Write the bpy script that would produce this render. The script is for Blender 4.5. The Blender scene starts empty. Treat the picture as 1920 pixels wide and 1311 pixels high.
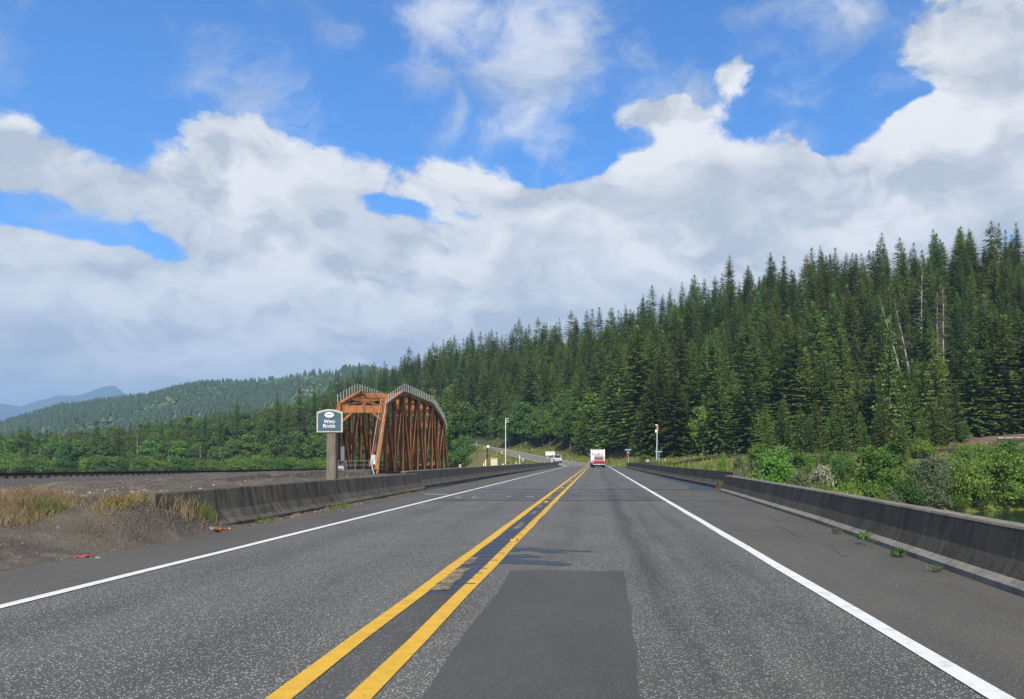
import bpy, math, random
import numpy as np
from mathutils import Vector

C = bpy.context.scene.collection
SC = bpy.context.scene
RNG = np.random.default_rng(7)
random.seed(7)
F = 1493.3                      # focal length in photograph pixels (28 mm on 36 mm)
CX, CY, EYE = 1118.0, 861.0, 1.36

# ------------------------------------------------------------------ camera, sky, sun, exposure
cam = bpy.data.cameras.new('camera')
cam.lens = 28.0; cam.sensor_width = 36.0
cam.shift_x = -(CX-960)/1920.0
cam.shift_y = (CY-655.5)/1920.0
cam.clip_start = 0.2; cam.clip_end = 60000
camo = bpy.data.objects.new('camera', cam); C.objects.link(camo)
camo.location = (0, 0, EYE); camo.rotation_euler = (math.pi/2, 0, 0)
SC.camera = camo

SUN_DIR = Vector((0.05, -0.92, 0.86)).normalized()      # towards the sun
SUN_EL = math.asin(SUN_DIR.z); SUN_AZ = math.atan2(SUN_DIR.x, SUN_DIR.y)
sun = bpy.data.lights.new('sun', 'SUN'); sun.energy = 5.0; sun.angle = math.radians(0.53)
sun.color = (1.0, 0.91, 0.75)
suno = bpy.data.objects.new('sun', sun); C.objects.link(suno)
suno.rotation_euler = SUN_DIR.to_track_quat('Z', 'Y').to_euler(); suno.location = (-60, -80, 120)

SC.view_settings.view_transform = 'Standard'; SC.view_settings.look = 'None'
SC.view_settings.exposure = 0.45; SC.view_settings.gamma = 1.0; SC.view_settings.use_curve_mapping = False
SC.render.engine = 'CYCLES'
SC.cycles.max_bounces = 6; SC.cycles.diffuse_bounces = 3; SC.cycles.glossy_bounces = 2
SC.cycles.transmission_bounces = 3; SC.cycles.volume_bounces = 0; SC.cycles.transparent_max_bounces = 4
SC.cycles.use_denoising = True
SC.render.film_transparent = False

class NT:
    """short-hand for node trees"""
    def __init__(s, tree): s.t = tree; s.n = tree.nodes; s.l = tree.links
    def new(s, kind, **kw):
        nd = s.n.new(kind)
        for k, v in kw.items(): setattr(nd, k, v)
        return nd
    def put(s, sock, v):
        if v is None: return
        if hasattr(v, 'is_output'): s.l.new(v, sock)
        else: sock.default_value = v
    def math(s, op, a, b=None, c=None, clamp=False):
        nd = s.new('ShaderNodeMath', operation=op, use_clamp=clamp)
        for i, v in enumerate((a, b, c)): s.put(nd.inputs[i], v)
        return nd.outputs[0]
    def vmath(s, op, a, b=None):
        nd = s.new('ShaderNodeVectorMath', operation=op)
        s.put(nd.inputs[0], a); s.put(nd.inputs[1], b)
        return nd.outputs[0]
    def step(s, v, lo, hi):
        nd = s.new('ShaderNodeMapRange', interpolation_type='SMOOTHSTEP')
        s.put(nd.inputs['Value'], v); nd.inputs['From Min'].default_value = lo; nd.inputs['From Max'].default_value = hi
        return nd.outputs[0]
    def noise(s, vec, scale, detail=6, rough=0.55, lac=2.0, dist=0.0):
        nd = s.new('ShaderNodeTexNoise'); s.put(nd.inputs['Vector'], vec)
        nd.inputs['Scale'].default_value = scale; nd.inputs['Detail'].default_value = detail
        nd.inputs['Roughness'].default_value = rough; nd.inputs['Lacunarity'].default_value = lac
        nd.inputs['Distortion'].default_value = dist
        return nd.outputs['Fac']
    def mix(s, f, a, b, blend='MIX'):
        nd = s.new('ShaderNodeMix', data_type='RGBA', blend_type=blend)
        s.put(nd.inputs[0], f)
        for i, v in ((6, a), (7, b)):
            if isinstance(v, tuple): v = (v[0], v[1], v[2], 1.0)
            s.put(nd.inputs[i], v)
        return nd.outputs[2]

world = bpy.data.worlds.new('World'); SC.world = world; world.use_nodes = True
def build_sky():
    w = NT(world.node_tree); w.n.clear()
    out = w.new('ShaderNodeOutputWorld'); bg = w.new('ShaderNodeBackground'); bg.inputs[1].default_value = 0.1
    w.l.new(bg.outputs[0], out.inputs[0])
    sky = w.new('ShaderNodeTexSky', sky_type='NISHITA', sun_disc=False)
    sky.sun_elevation = SUN_EL; sky.sun_rotation = SUN_AZ
    sky.air_density = 1.0; sky.dust_density = 0.3; sky.ozone_density = 2.5
    d = w.new('ShaderNodeTexCoord').outputs['Generated']
    sep = w.new('ShaderNodeSeparateXYZ'); w.l.new(d, sep.inputs[0])
    x, y, z = sep.outputs
    az = w.math('MULTIPLY', w.math('ARCTAN2', x, y), 57.2958)
    el = w.math('MULTIPLY', w.math('ARCSINE', z), 57.2958)
    flat = w.vmath('MULTIPLY', d, (1.0, 1.0, 1.7))
    warp = w.new('ShaderNodeTexNoise'); w.put(warp.inputs['Vector'], flat)
    warp.inputs['Scale'].default_value = 7.0; warp.inputs['Detail'].default_value = 5
    wv = w.vmath('MULTIPLY', w.vmath('SUBTRACT', warp.outputs['Color'], (0.5, 0.5, 0.5)), (0.16, 0.16, 0.16))
    p = w.vmath('ADD', flat, wv)
    n1 = w.noise(p, 5.5, 9, 0.56)
    n2 = w.noise(w.vmath('ADD', p, (-0.022, -0.01, 0.05)), 5.5, 9, 0.56)      # the same field a step towards the sun
    big = w.noise(flat, 2.2, 4, 0.5)
    fine = w.noise(p, 16.0, 9, 0.64)
    puff = w.math('ABSOLUTE', w.math('MULTIPLY_ADD', w.noise(p, 11.0, 8, 0.6), 2.0, -1.0))
    bias = w.math('MULTIPLY', w.math('SUBTRACT', 1.0, w.step(el, 10.0, 18.0)), 0.40)
    bias = w.math('ADD', bias, -0.06)
    blobs = [  # u, v, ru, rv, weight : cloud banks and blue gaps, turned into azimuth and elevation
        (350, 350, 260, 65, .45), (470, 240, 130, 60, .66), (640, 330, 230, 55, .28), (900, 320, 100, 36, .24), (20, 310, 110, 60, .30), (120, 345, 80, 40, .22),
        (180, 100, 330, 120, -.5), (640, 150, 160, 120, -.4), (480, 60, 250, 90, -.35), (140, 225, 110, 36, -.2), (770, 190, 90, 70, -.3),
        (960, 110, 200, 120, -.42), (1000, 230, 90, 40, -.2), (1080, 310, 90, 36, -.5),
        (1240, 210, 90, 42, .60), (1400, 110, 52, 38, .74), (1205, 95, 28, 18, .16), (1100, 150, 60, 80, -.25),
        (1470, 170, 85, 90, -.4), (1250, 60, 140, 70, -.42), (1540, 60, 60, 70, -.35), (1340, 30, 110, 50, -.3), (1330, 250, 110, 22, -.22), (1330, 150, 40, 40, -.1),
        (1790, 110, 150, 70, .55), (1900, 150, 90, 120, .3), (1640, 215, 65, 50, -.5), (1640, 120, 30, 60, -.12), (1590, 265, 45, 25, -.35), (1705, 196, 50, 14, -.22),
        (1800, 285, 150, 50, .48), (1330, 355, 190, 55, .46), (1500, 255, 35, 36, .34), (1080, 392, 80, 26, .46), (1500, 400, 400, 90, .35),
        (70, 405, 70, 28, -.40), (240, 466, 110, 20, -.42), (745, 398, 38, 16, -.44), (790, 520, 22, 36, -.16), (1000, 345, 30, 12, -.2),
        (100, 490, 110, 26, .22), (650, 480, 260, 70, .25), (400, 520, 400, 40, .2), (160, 700, 200, 60, .1), (880, 560, 330, 60, .42), (1450, 480, 300, 60, .3), (560, 640, 500, 50, .25),
    ]
    ws = w.new('ShaderNodeSeparateColor'); w.l.new(warp.outputs['Color'], ws.inputs[0])
    azw = w.math('MULTIPLY_ADD', w.math('SUBTRACT', ws.outputs[0], .5), 7.0, az)
    elw = w.math('MULTIPLY_ADD', w.math('SUBTRACT', ws.outputs[1], .5), 4.5, el)
    for (u, v, ru, rv, wt) in blobs:
        a0 = math.degrees(math.atan2(u-CX, F)); e0 = math.degrees(math.atan2(CY-v, math.hypot(u-CX, F)))
        k = math.cos(math.radians(a0))
        ra = math.degrees(ru/F)*k*k*1.25; re = math.degrees(rv/F)*k*1.25
        da = w.math('MULTIPLY', w.math('SUBTRACT', azw, a0), 1.0/ra)
        de = w.math('MULTIPLY', w.math('SUBTRACT', elw, e0), 1.0/re)
        q = w.math('ADD', w.math('MULTIPLY', da, da), w.math('MULTIPLY', de, de))
        g = w.math('EXPONENT', w.math('MULTIPLY', q, -1.0))
        bias = w.math('MULTIPLY_ADD', g, wt, bias)
    dens = w.math('ADD', w.math('ADD', w.math('MULTIPLY_ADD', w.math('SUBTRACT', n1, 0.5), 1.5, 0.5), bias), w.math('MULTIPLY', w.math('SUBTRACT', fine, 0.5), 0.72))
    mask = w.step(dens, 0.44, 0.68)
    lit = w.math('MULTIPLY_ADD', w.math('SUBTRACT', n1, n2), 5.0, 0.52)
    thick = w.step(dens, 0.75, 1.25)
    lit = w.math('ADD', lit, w.math('MULTIPLY', w.math('SUBTRACT', big, 0.5), 1.5))
    lit = w.math('ADD', lit, w.math('MULTIPLY', w.math('SUBTRACT', fine, 0.5), 0.9))
    lit = w.math('ADD', lit, w.math('MULTIPLY', w.math('SUBTRACT', 0.16, puff), 0.9))
    lit = w.math('SUBTRACT', lit, w.math('MULTIPLY', thick, 0.16), clamp=True)
    cloud = w.mix(lit, (4.2, 4.5, 4.95), (7.3, 7.25, 7.2))
    low = w.math('SUBTRACT', 1.0, w.step(el, 2.0, 16.0))
    cloud = w.mix(w.math('MULTIPLY', low, 0.22), cloud, (4.9, 5.4, 6.3))
    # thin translucent wisps
    wn = w.noise(w.vmath('ADD', w.vmath('MULTIPLY', flat, (1.3, 1.3, .8)), w.vmath('MULTIPLY', wv, (1.6, 1.6, 1.6))), 7.0, 9, .62)
    wis = None
    for (u, v, ru, rv, wt) in ((860, 25, 230, 50, .8), (1010, 120, 95, 120, 1.0), (860, 210, 26, 75, .6), (1020, 225, 80, 50, .8), (1210, 95, 50, 30, .5), (1290, 170, 120, 50, .7), (650, 45, 80, 40, .5), (1500, 255, 60, 60, .6), (520, 210, 160, 60, .5), (1470, 10, 60, 20, .3), (820, 110, 70, 50, .5), (1600, 40, 60, 40, .5)):
        a0 = math.degrees(math.atan2(u-CX, F)); e0 = math.degrees(math.atan2(CY-v, math.hypot(u-CX, F))); k = math.cos(math.radians(a0))
        da = w.math('MULTIPLY', w.math('SUBTRACT', azw, a0), 1.0/(math.degrees(ru/F)*k*k*1.1)); de = w.math('MULTIPLY', w.math('SUBTRACT', elw, e0), 1.0/(math.degrees(rv/F)*k*1.1))
        g = w.math('MULTIPLY', w.math('EXPONENT', w.math('MULTIPLY', w.math('ADD', w.math('MULTIPLY', da, da), w.math('MULTIPLY', de, de)), -1.0)), wt)
        wis = g if wis is None else w.math('MAXIMUM', wis, g)
    wmask = w.math('MULTIPLY', w.step(w.math('ADD', wn, w.math('MULTIPLY', wis, .42)), .52, .95), .72)
    mask = w.math('MAXIMUM', mask, wmask)
    blue = w.mix(1.0, sky.outputs[0], (0.40, 0.95, 1.52), 'MULTIPLY')
    w.l.new(w.mix(mask, blue, cloud), bg.inputs[0])
build_sky()

# ------------------------------------------------------------------ helpers
def place(u, v, Y):
    """the point that the photograph shows at (u, v), Y metres down the road"""
    return Vector(((u-CX)*Y/F, Y, EYE+(CY-v)*Y/F))

def tag(o, label=None, cat=None, group=None, kind=None):
    if label: o['label'] = label
    if cat: o['category'] = cat
    if group: o['group'] = group
    if kind: o['kind'] = kind
    return o

def empty(name, loc, label=None, cat=None, group=None, rz=0.0):
    o = bpy.data.objects.new(name, None); C.objects.link(o)
    o.location = loc; o.rotation_euler = (0, 0, rz); o.empty_display_size = 0.3
    return tag(o, label, cat, group)

def link_mesh(name, me, parent=None, mat=None):
    o = bpy.data.objects.new(name, me); C.objects.link(o)
    if mat is not None and not me.materials: me.materials.append(mat)
    if parent is not None: o.parent = parent
    return o

def np_mesh(name, verts, faces, mat=None, smooth=False):
    """verts (n,3); faces (m,k) of one size"""
    me = bpy.data.meshes.new(name)
    verts = np.asarray(verts, np.float32); faces = np.asarray(faces, np.int32)
    k = faces.shape[1]; m = len(faces)
    me.vertices.add(len(verts)); me.vertices.foreach_set('co', verts.ravel())
    me.loops.add(m*k); me.loops.foreach_set('vertex_index', faces.ravel())
    me.polygons.add(m); me.polygons.foreach_set('loop_start', np.arange(0, m*k, k, dtype=np.int32))
    me.update(calc_edges=True)
    if smooth: me.polygons.foreach_set('use_smooth', np.ones(m, bool))
    if mat: me.materials.append(mat)
    return me

class MB:
    """gathers boxes, bars and tubes into one mesh"""
    def __init__(s): s.v = []; s.f = []
    def add(s, vs, fs):
        b = len(s.v); s.v += [tuple(p) for p in vs]; s.f += [tuple(i+b for i in f) for f in fs]; return s
    def box(s, c, d, rz=0.0):
        cx, cy, cz = c; a, b, e = d[0]/2, d[1]/2, d[2]/2; co, si = math.cos(rz), math.sin(rz)
        vs = []
        for z in (-e, e):
            for (x, y) in ((-a, -b), (a, -b), (a, b), (-a, b)):
                vs.append((cx+x*co-y*si, cy+x*si+y*co, cz+z))
        return s.add(vs, [(3, 2, 1, 0), (4, 5, 6, 7), (0, 1, 5, 4), (1, 2, 6, 5), (2, 3, 7, 6), (3, 0, 4, 7)])
    def prof(s, p, q, prof, up=(0, 0, 1)):
        """a 2-D section (side, up) swept from p to q"""
        p = Vector(p); q = Vector(q); d = (q-p).normalized(); up = Vector(up)
        if abs(d.dot(up)) > 0.98: up = Vector((0, 1, 0))
        sd = d.cross(up).normalized(); u2 = sd.cross(d).normalized(); n = len(prof)
        vs = [p+sd*a+u2*b for a, b in prof]+[q+sd*a+u2*b for a, b in prof]
        fs = [(i, (i+1) % n, n+(i+1) % n, n+i) for i in range(n)]
        fs += [tuple(range(n-1, -1, -1)), tuple(range(n, 2*n))]
        return s.add(vs, fs)
    def beam(s, p, q, w, h, up=(0, 0, 1)):
        return s.prof(p, q, [(-w/2, -h/2), (w/2, -h/2), (w/2, h/2), (-w/2, h/2)], up)
    def ibeam(s, p, q, w, h, t=0.05, up=(0, 0, 1)):
        a, b = w/2, h/2; k = t/2
        return s.prof(p, q, [(-a, -b), (a, -b), (a, -b+t), (k, -b+t), (k, b-t), (a, b-t), (a, b), (-a, b), (-a, b-t), (-k, b-t), (-k, -b+t), (-a, -b+t)], up)
    def tube(s, p, q, r0, r1=None, n=10):
        r1 = r0 if r1 is None else r1
        p = Vector(p); q = Vector(q); d = (q-p).normalized()
        up = Vector((0, 0, 1)) if abs(d.z) < 0.95 else Vector((0, 1, 0))
        a = d.cross(up).normalized(); b = a.cross(d)
        vs = []
        for (c, r) in ((p, r0), (q, r1)):
            vs += [c+a*(r*math.cos(2*math.pi*i/n))+b*(r*math.sin(2*math.pi*i/n)) for i in range(n)]
        return s.add(vs, [(i, (i+1) % n, n+(i+1) % n, n+i) for i in range(n)]+[tuple(range(n-1, -1, -1)), tuple(range(n, 2*n))])
    def prismx(s, poly, x0, x1, y0=0.0):
        """poly in (y, z), extruded along x"""
        n = len(poly)
        vs = [(x0, y0+a, b) for a, b in poly]+[(x1, y0+a, b) for a, b in poly]
        return s.add(vs, [(i, (i+1) % n, n+(i+1) % n, n+i) for i in range(n)]+[tuple(range(n-1, -1, -1)), tuple(range(n, 2*n))])
    def prismy(s, poly, y0, y1):
        """poly in (x, z), extruded along y"""
        n = len(poly)
        vs = [(a, y0, b) for a, b in poly]+[(a, y1, b) for a, b in poly]
        return s.add(vs, [(i, (i+1) % n, n+(i+1) % n, n+i) for i in range(n)]+[tuple(range(n-1, -1, -1)), tuple(range(n, 2*n))])
    def prismz(s, poly, z0, z1):
        n = len(poly)
        vs = [(a, b, z0) for a, b in poly]+[(a, b, z1) for a, b in poly]
        return s.add(vs, [(i, (i+1) % n, n+(i+1) % n, n+i) for i in range(n)]+[tuple(range(n-1, -1, -1)), tuple(range(n, 2*n))])
    def mesh(s, name, mat=None, smooth=False, off=None):
        me = bpy.data.meshes.new(name)
        vs = s.v if off is None else [(a-off[0], b-off[1], c-off[2]) for a, b, c in s.v]
        me.from_pydata(vs, [], s.f); me.update()
        import bmesh
        bm = bmesh.new(); bm.from_mesh(me); bmesh.ops.recalc_face_normals(bm, faces=bm.faces); bm.to_mesh(me); bm.free()
        if smooth: me.polygons.foreach_set('use_smooth', [True]*len(me.polygons))
        if mat: me.materials.append(mat)
        return me
    def build(s, name, mat, parent=None, bevel=0.0, smooth=False, world=True):
        """WORLD: the shapes are in world space and the parent is unrotated; else in the parent's own space"""
        off = None
        if parent is not None and world:
            off = Vector((0, 0, 0)); q = parent
            while q is not None: off += q.location; q = q.parent
        o = link_mesh(name, s.mesh(name, mat, smooth, off), parent)
        if bevel:
            b = o.modifiers.new('bevel', 'BEVEL'); b.width = bevel; b.segments = 2; b.limit_method = 'ANGLE'
        return o

# ------------------------------------------------------------------ materials
def mat(name, c1, c2=None, scale=4.0, rough=0.8, metal=0.0, bump=0.0, bscale=None, detail=6, lo=0.35, hi=0.65, c3=None, s3=1.0, stretch=(1, 1, 1), spec=0.4, coat=0.0, lo3=0.5, hi3=0.7):
    m = bpy.data.materials.new(name); m.use_nodes = True; w = NT(m.node_tree)
    bs = w.n['Principled BSDF']
    bs.inputs['Roughness'].default_value = rough; bs.inputs['Metallic'].default_value = metal
    bs.inputs['Specular IOR Level'].default_value = spec; bs.inputs['Coat Weight'].default_value = coat
    co = w.vmath('MULTIPLY', w.new('ShaderNodeNewGeometry').outputs['Position'], stretch)
    if c2 is None: c2 = tuple(v*0.82 for v in c1)
    col = w.mix(w.step(w.noise(co, scale, detail), lo, hi), c1, c2)
    if c3 is not None:
        col = w.mix(w.step(w.noise(co, s3, 5), lo3, hi3), col, c3)
    w.l.new(col, bs.inputs['Base Color'])
    if bump:
        b = w.new('ShaderNodeBump'); b.inputs['Strength'].default_value = bump; b.inputs['Distance'].default_value = 0.05
        w.l.new(w.noise(co, bscale or scale*3, 6), b.inputs['Height']); w.l.new(b.outputs[0], bs.inputs['Normal'])
    return m

def leaf_mat(name, c1, c2, trans=0.25, hue=0.02, val=0.25):
    m = bpy.data.materials.new(name); m.use_nodes = True; w = NT(m.node_tree)
    bs = w.n['Principled BSDF']; out = w.n['Material Output']
    bs.inputs['Roughness'].default_value = 0.6; bs.inputs['Specular IOR Level'].default_value = 0.25
    isl = w.new('ShaderNodeNewGeometry').outputs['Random Per Island']
    rnd = w.new('ShaderNodeObjectInfo').outputs['Random']
    col = w.mix(isl, c1, c2)
    hs = w.new('ShaderNodeHueSaturation'); w.l.new(col, hs.inputs['Color'])
    w.l.new(w.math('MULTIPLY_ADD', w.math('SUBTRACT', rnd, 0.5), 2*hue, 0.5), hs.inputs['Hue'])
    r2 = w.math('FRACT', w.math('MULTIPLY', rnd, 17.31))
    w.l.new(w.math('MULTIPLY_ADD', w.math('SUBTRACT', r2, 0.5), 2*val, 1.0), hs.inputs['Value'])
    w.l.new(hs.outputs[0], bs.inputs['Base Color'])
    tr = w.new('ShaderNodeBsdfTranslucent'); w.l.new(hs.outputs[0], tr.inputs[0])
    mx = w.new('ShaderNodeMixShader'); mx.inputs[0].default_value = trans
    w.l.new(bs.outputs[0], mx.inputs[1]); w.l.new(tr.outputs[0], mx.inputs[2]); w.l.new(mx.outputs[0], out.inputs[0])
    return m

def asphalt(name, base, dark, chip, chip_amount=0.12, chip_scale=62.0, tracks=(), rough=0.75, bump=0.4):
    m = bpy.data.materials.new(name); m.use_nodes = True; w = NT(m.node_tree)
    bs = w.n['Principled BSDF']; bs.inputs['Roughness'].default_value = rough; bs.inputs['Specular IOR Level'].default_value = 0.35
    co = w.new('ShaderNodeNewGeometry').outputs['Position']
    sep = w.new('ShaderNodeSeparateXYZ'); w.l.new(co, sep.inputs[0])
    n = w.noise(w.vmath('MULTIPLY', co, (1.0, 0.35, 1.0)), 0.9, 7, 0.6)
    col = w.mix(w.step(n, 0.36, 0.66), base, dark)
    g = w.noise(co, 30.0, 3, 0.7)
    col = w.mix(w.math('MULTIPLY', w.step(g, 0.4, 0.7), 0.35), col, tuple(v*0.55 for v in dark))
    wear = w.noise(w.vmath('MULTIPLY', co, (2.2, 0.12, 1.0)), 1.3, 6, 0.6)
    tr = None
    for (x0, wd, amt) in tracks:
        q = w.math('MULTIPLY', w.math('SUBTRACT', sep.outputs[0], x0), 1.0/wd)
        e = w.math('MULTIPLY', w.math('EXPONENT', w.math('MULTIPLY', w.math('MULTIPLY', q, q), -1.0)), amt)
        tr = e if tr is None else w.math('ADD', tr, e)
    if tr is not None:
        tr = w.math('MULTIPLY', tr, w.step(wear, 0.28, 0.62), clamp=True)
        col = w.mix(tr, col, tuple(v*0.42 for v in dark))
    vo = w.new('ShaderNodeTexVoronoi'); w.l.new(co, vo.inputs['Vector']); vo.inputs['Scale'].default_value = chip_scale
    sc = w.new('ShaderNodeSeparateColor'); w.l.new(vo.outputs['Color'], sc.inputs[0])
    sel = w.math('GREATER_THAN', sc.outputs[0], 1.0-chip_amount)
    near = w.math('LESS_THAN', vo.outputs['Distance'], 0.42)
    f = w.math('MULTIPLY', sel, near)
    if tr is not None: f = w.math('MULTIPLY', f, w.math('SUBTRACT', 1.0, w.math('MULTIPLY', tr, 0.7)))
    col = w.mix(w.math('MULTIPLY', f, w.math('MULTIPLY_ADD', sc.outputs[1], 0.6, 0.4)), col, chip)
    w.l.new(col, bs.inputs['Base Color'])
    b = w.new('ShaderNodeBump'); b.inputs['Strength'].default_value = bump; b.inputs['Distance'].default_value = 0.008
    w.l.new(vo.outputs['Distance'], b.inputs['Height']); w.l.new(b.outputs[0], bs.inputs['Normal'])
    return m

def concrete(name, base, stain, dark, streak=1.0):
    m = bpy.data.materials.new(name); m.use_nodes = True; w = NT(m.node_tree)
    bs = w.n['Principled BSDF']; bs.inputs['Roughness'].default_value = 0.9; bs.inputs['Specular IOR Level'].default_value = 0.2
    co = w.new('ShaderNodeNewGeometry').outputs['Position']
    st = w.noise(w.vmath('MULTIPLY', co, (3.0, 3.0, 0.22)), 1.6, 7, 0.65)
    bl = w.noise(co, 1.1, 7, 0.6); gr = w.noise(co, 26.0, 4, 0.7)
    col = w.mix(w.step(bl, 0.35, 0.68), base, stain)
    col = w.mix(w.math('MULTIPLY', w.step(st, 0.42, 0.66), streak), col, dark)
    col = w.mix(w.math('MULTIPLY', w.step(gr, 0.45, 0.75), 0.35), col, tuple(v*0.5 for v in dark))
    w.l.new(col, bs.inputs['Base Color'])
    b = w.new('ShaderNodeBump'); b.inputs['Strength'].default_value = 0.5; b.inputs['Distance'].default_value = 0.02
    w.l.new(gr, b.inputs['Height']); w.l.new(b.outputs[0], bs.inputs['Normal'])
    return m

M = {}
M['road'] = asphalt('chip_seal', (.106, .102, .086), (.078, .075, .064), (.58, .57, .50), .27, 78, tracks=((.62, .22, .75), (1.05, .14, .5), (1.62, .3, .45), (-.55, .32, .30), (-2.75, .3, .25), (-4.5, .35, .3)))
M['shoulder'] = asphalt('shoulder_asphalt', (.100, .092, .074), (.078, .072, .059), (.28, .26, .21), .10, 85)
M['approach'] = asphalt('approach_asphalt', (.095, .092, .082), (.070, .068, .061), (.42, .41, .37), .18, 80, tracks=((.62, .25, .7), (1.62, .3, .5), (-2.75, .3, .3)))
M['patch'] = asphalt('patch_asphalt', (.076, .073, .061), (.060, .058, .049), (.19, .18, .155), .14, 120, bump=0.3)
M['centre'] = asphalt('centre_asphalt', (.090, .087, .075), (.052, .050, .045), (.36, .34, .28), .16, 75)
M['hillroad'] = asphalt('hill_asphalt', (.19, .18, .165), (.15, .145, .135), (.3, .3, .28), .05, 40)
M['gravel_lot'] = mat('gravel_lot', (.24, .22, .19), (.17, .155, .135), 1.2, .95, bump=.3, bscale=8)
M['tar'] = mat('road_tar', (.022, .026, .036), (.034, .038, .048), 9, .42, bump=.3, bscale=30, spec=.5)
M['white'] = mat('white_road_paint', (.66, .66, .62), (.48, .48, .455), 8, .75, lo=.45, hi=.75, bump=.1, bscale=60, c3=(.25, .25, .24), s3=34, lo3=.60, hi3=.80)
M['yellow'] = mat('yellow_road_paint', (.62, .36, .028), (.50, .285, .025), 7, .75, lo=.4, hi=.75, bump=.15, bscale=70, c3=(.20, .14, .045), s3=26, lo3=.60, hi3=.80)
M['oldyellow'] = mat('worn_yellow_paint', (.34, .24, .10), (.09, .085, .07), 26, .8, lo=.42, hi=.58, c3=(.06, .06, .055), s3=8, lo3=.5, hi3=.62)
M['conc'] = concrete('barrier_concrete', (.115, .108, .092), (.085, .080, .070), (.045, .043, .038), .7)
M['conc_dark'] = concrete('barrier_dark_concrete', (.098, .088, .068), (.066, .060, .048), (.036, .033, .027), .7)
M['conc_top'] = concrete('barrier_cap_concrete', (.25, .22, .175), (.18, .16, .13), (.10, .092, .078), .5)  # paler than the wall: light on the top is put into the tone
M['conc_toe'] = concrete('barrier_toe_concrete', (.26, .24, .20), (.19, .175, .15), (.10, .095, .085), .5)  # pale from less stain, with light on its slope put in too
M['conc_moss'] = concrete('mossy_concrete', (.145, .126, .096), (.098, .089, .066), (.036, .033, .026), .85)
M['deck'] = concrete('deck_concrete', (.25, .24, .22), (.2, .19, .17), (.1, .1, .09))
M['dirt'] = mat('roadside_dirt', (.108, .088, .066), (.068, .056, .043), 1.4, .95, bump=1.0, bscale=14, c3=(.165, .14, .105), s3=1.3, lo3=.52, hi3=.72)
M['ballast'] = mat('rail_ballast', (.105, .090, .072), (.058, .050, .041), 9, .95, bump=1.0, bscale=16)
M['pebble'] = mat('pebble_stone', (.22, .19, .16), (.11, .095, .08), 3, .9)
M['palerock'] = mat('pale_rock', (.42, .40, .37), (.28, .26, .24), 6, .9, bump=.6, bscale=12)
M['darkrock'] = mat('dark_rock', (.06, .052, .045), (.035, .03, .028), 6, .9, bump=.6, bscale=12)
M['rust'] = mat('weathering_steel', (.37, .145, .046), (.22, .088, .032), 1.6, .8, metal=0, bump=.15, bscale=9, stretch=(1, 1, .35), c3=(.085, .045, .024), s3=.9, lo3=.50, hi3=.74, spec=.3)
M['rustd'] = mat('dark_weathering_steel', (.13, .062, .030), (.075, .04, .024), 1.6, .85, stretch=(1, 1, .3), bump=.15, bscale=9)
M['galv'] = mat('galvanised_steel', (.55, .57, .58), (.42, .44, .45), 5, .5, metal=.0, spec=.6)
M['grey'] = mat('grey_metal', (.17, .175, .18), (.12, .125, .13), 5, .6)
M['silverpost'] = mat('dull_galvanised_post', (.44, .45, .45), (.34, .35, .35), 5, .6)
M['dgrey'] = mat('dark_grey_metal', (.10, .105, .11), (.07, .072, .075), 5, .7)
M['rail'] = mat('rail_steel', (.075, .05, .035), (.05, .035, .028), 6, .6, spec=.4)
M['sleeper'] = mat('sleeper_timber', (.06, .05, .042), (.035, .03, .026), 5, .95, bump=.4)
M['timber'] = mat('old_timber', (.05, .04, .033), (.03, .025, .02), 3, .95, bump=.4, stretch=(1, 1, 5))
M['post'] = mat('sign_post_timber', (.185, .165, .125), (.125, .112, .085), 3.5, .9, bump=.35, bscale=20, stretch=(4, 4, .6))
M['signblue'] = mat('sign_blue', (.058, .112, .155), (.050, .10, .14), 6, .55)
M['cream'] = mat('cream_paint', (.62, .52, .37), (.55, .46, .32), 4, .6)
M['tan'] = mat('sign_border_paint', (.52, .47, .36), (.44, .40, .31), 6, .6)
M['whitep'] = mat('white_paint', (.80, .80, .78), (.72, .72, .70), 3, .45, spec=.5)
M['letter'] = mat('white_lettering', (.85, .86, .86), (.80, .81, .82), 3, .6)
M['maroon'] = mat('maroon_car_paint', (.27, .010, .022), (.23, .009, .02), 3, .3, spec=.5, coat=.6)
M['silver'] = mat('silver_car_paint', (.60, .62, .66), (.55, .57, .61), 3, .35, spec=.5, coat=.5)
M['chrome'] = mat('chrome', (.75, .75, .76), (.7, .7, .7), 3, .2, metal=.8)
M['rubber'] = mat('tyre_rubber', (.022, .022, .022), (.03, .03, .03), 8, .85)
M['glass'] = mat('vehicle_glass', (.025, .035, .045), (.02, .03, .04), 3, .12, spec=.8)
M['redlamp'] = mat('red_lamp', (.65, .03, .02), (.55, .03, .02), 6, .3)
M['purple'] = mat('purple_lettering', (.075, .012, .20), (.07, .012, .19), 4, .5)
M['orange'] = mat('orange_lettering', (.75, .10, .02), (.7, .09, .02), 4, .5)
M['amber'] = mat('amber_reflector', (.80, .36, .02), (.7, .3, .02), 6, .4)
M['teal'] = mat('street_sign_teal', (.06, .36, .38), (.05, .32, .35), 4, .5)
M['red'] = mat('red_sign_face', (.34, .025, .025), (.30, .02, .02), 4, .5)
M['black'] = mat('black_paint', (.015, .015, .016), (.02, .02, .02), 4, .6)
M['redcloth'] = mat('faded_red_cloth', (.42, .07, .07), (.3, .05, .05), 20, .9)
M['bottleblue'] = mat('blue_label', (.13, .20, .28), (.10, .16, .23), 9, .35)
M['amberglass'] = mat('brown_bottle', (.26, .11, .035), (.18, .07, .02), 9, .25)
M['water'] = mat('river_water', (.012, .030, .018), (.014, .034, .022), .2, .12, bump=.25, bscale=1.3, spec=.5)
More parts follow.
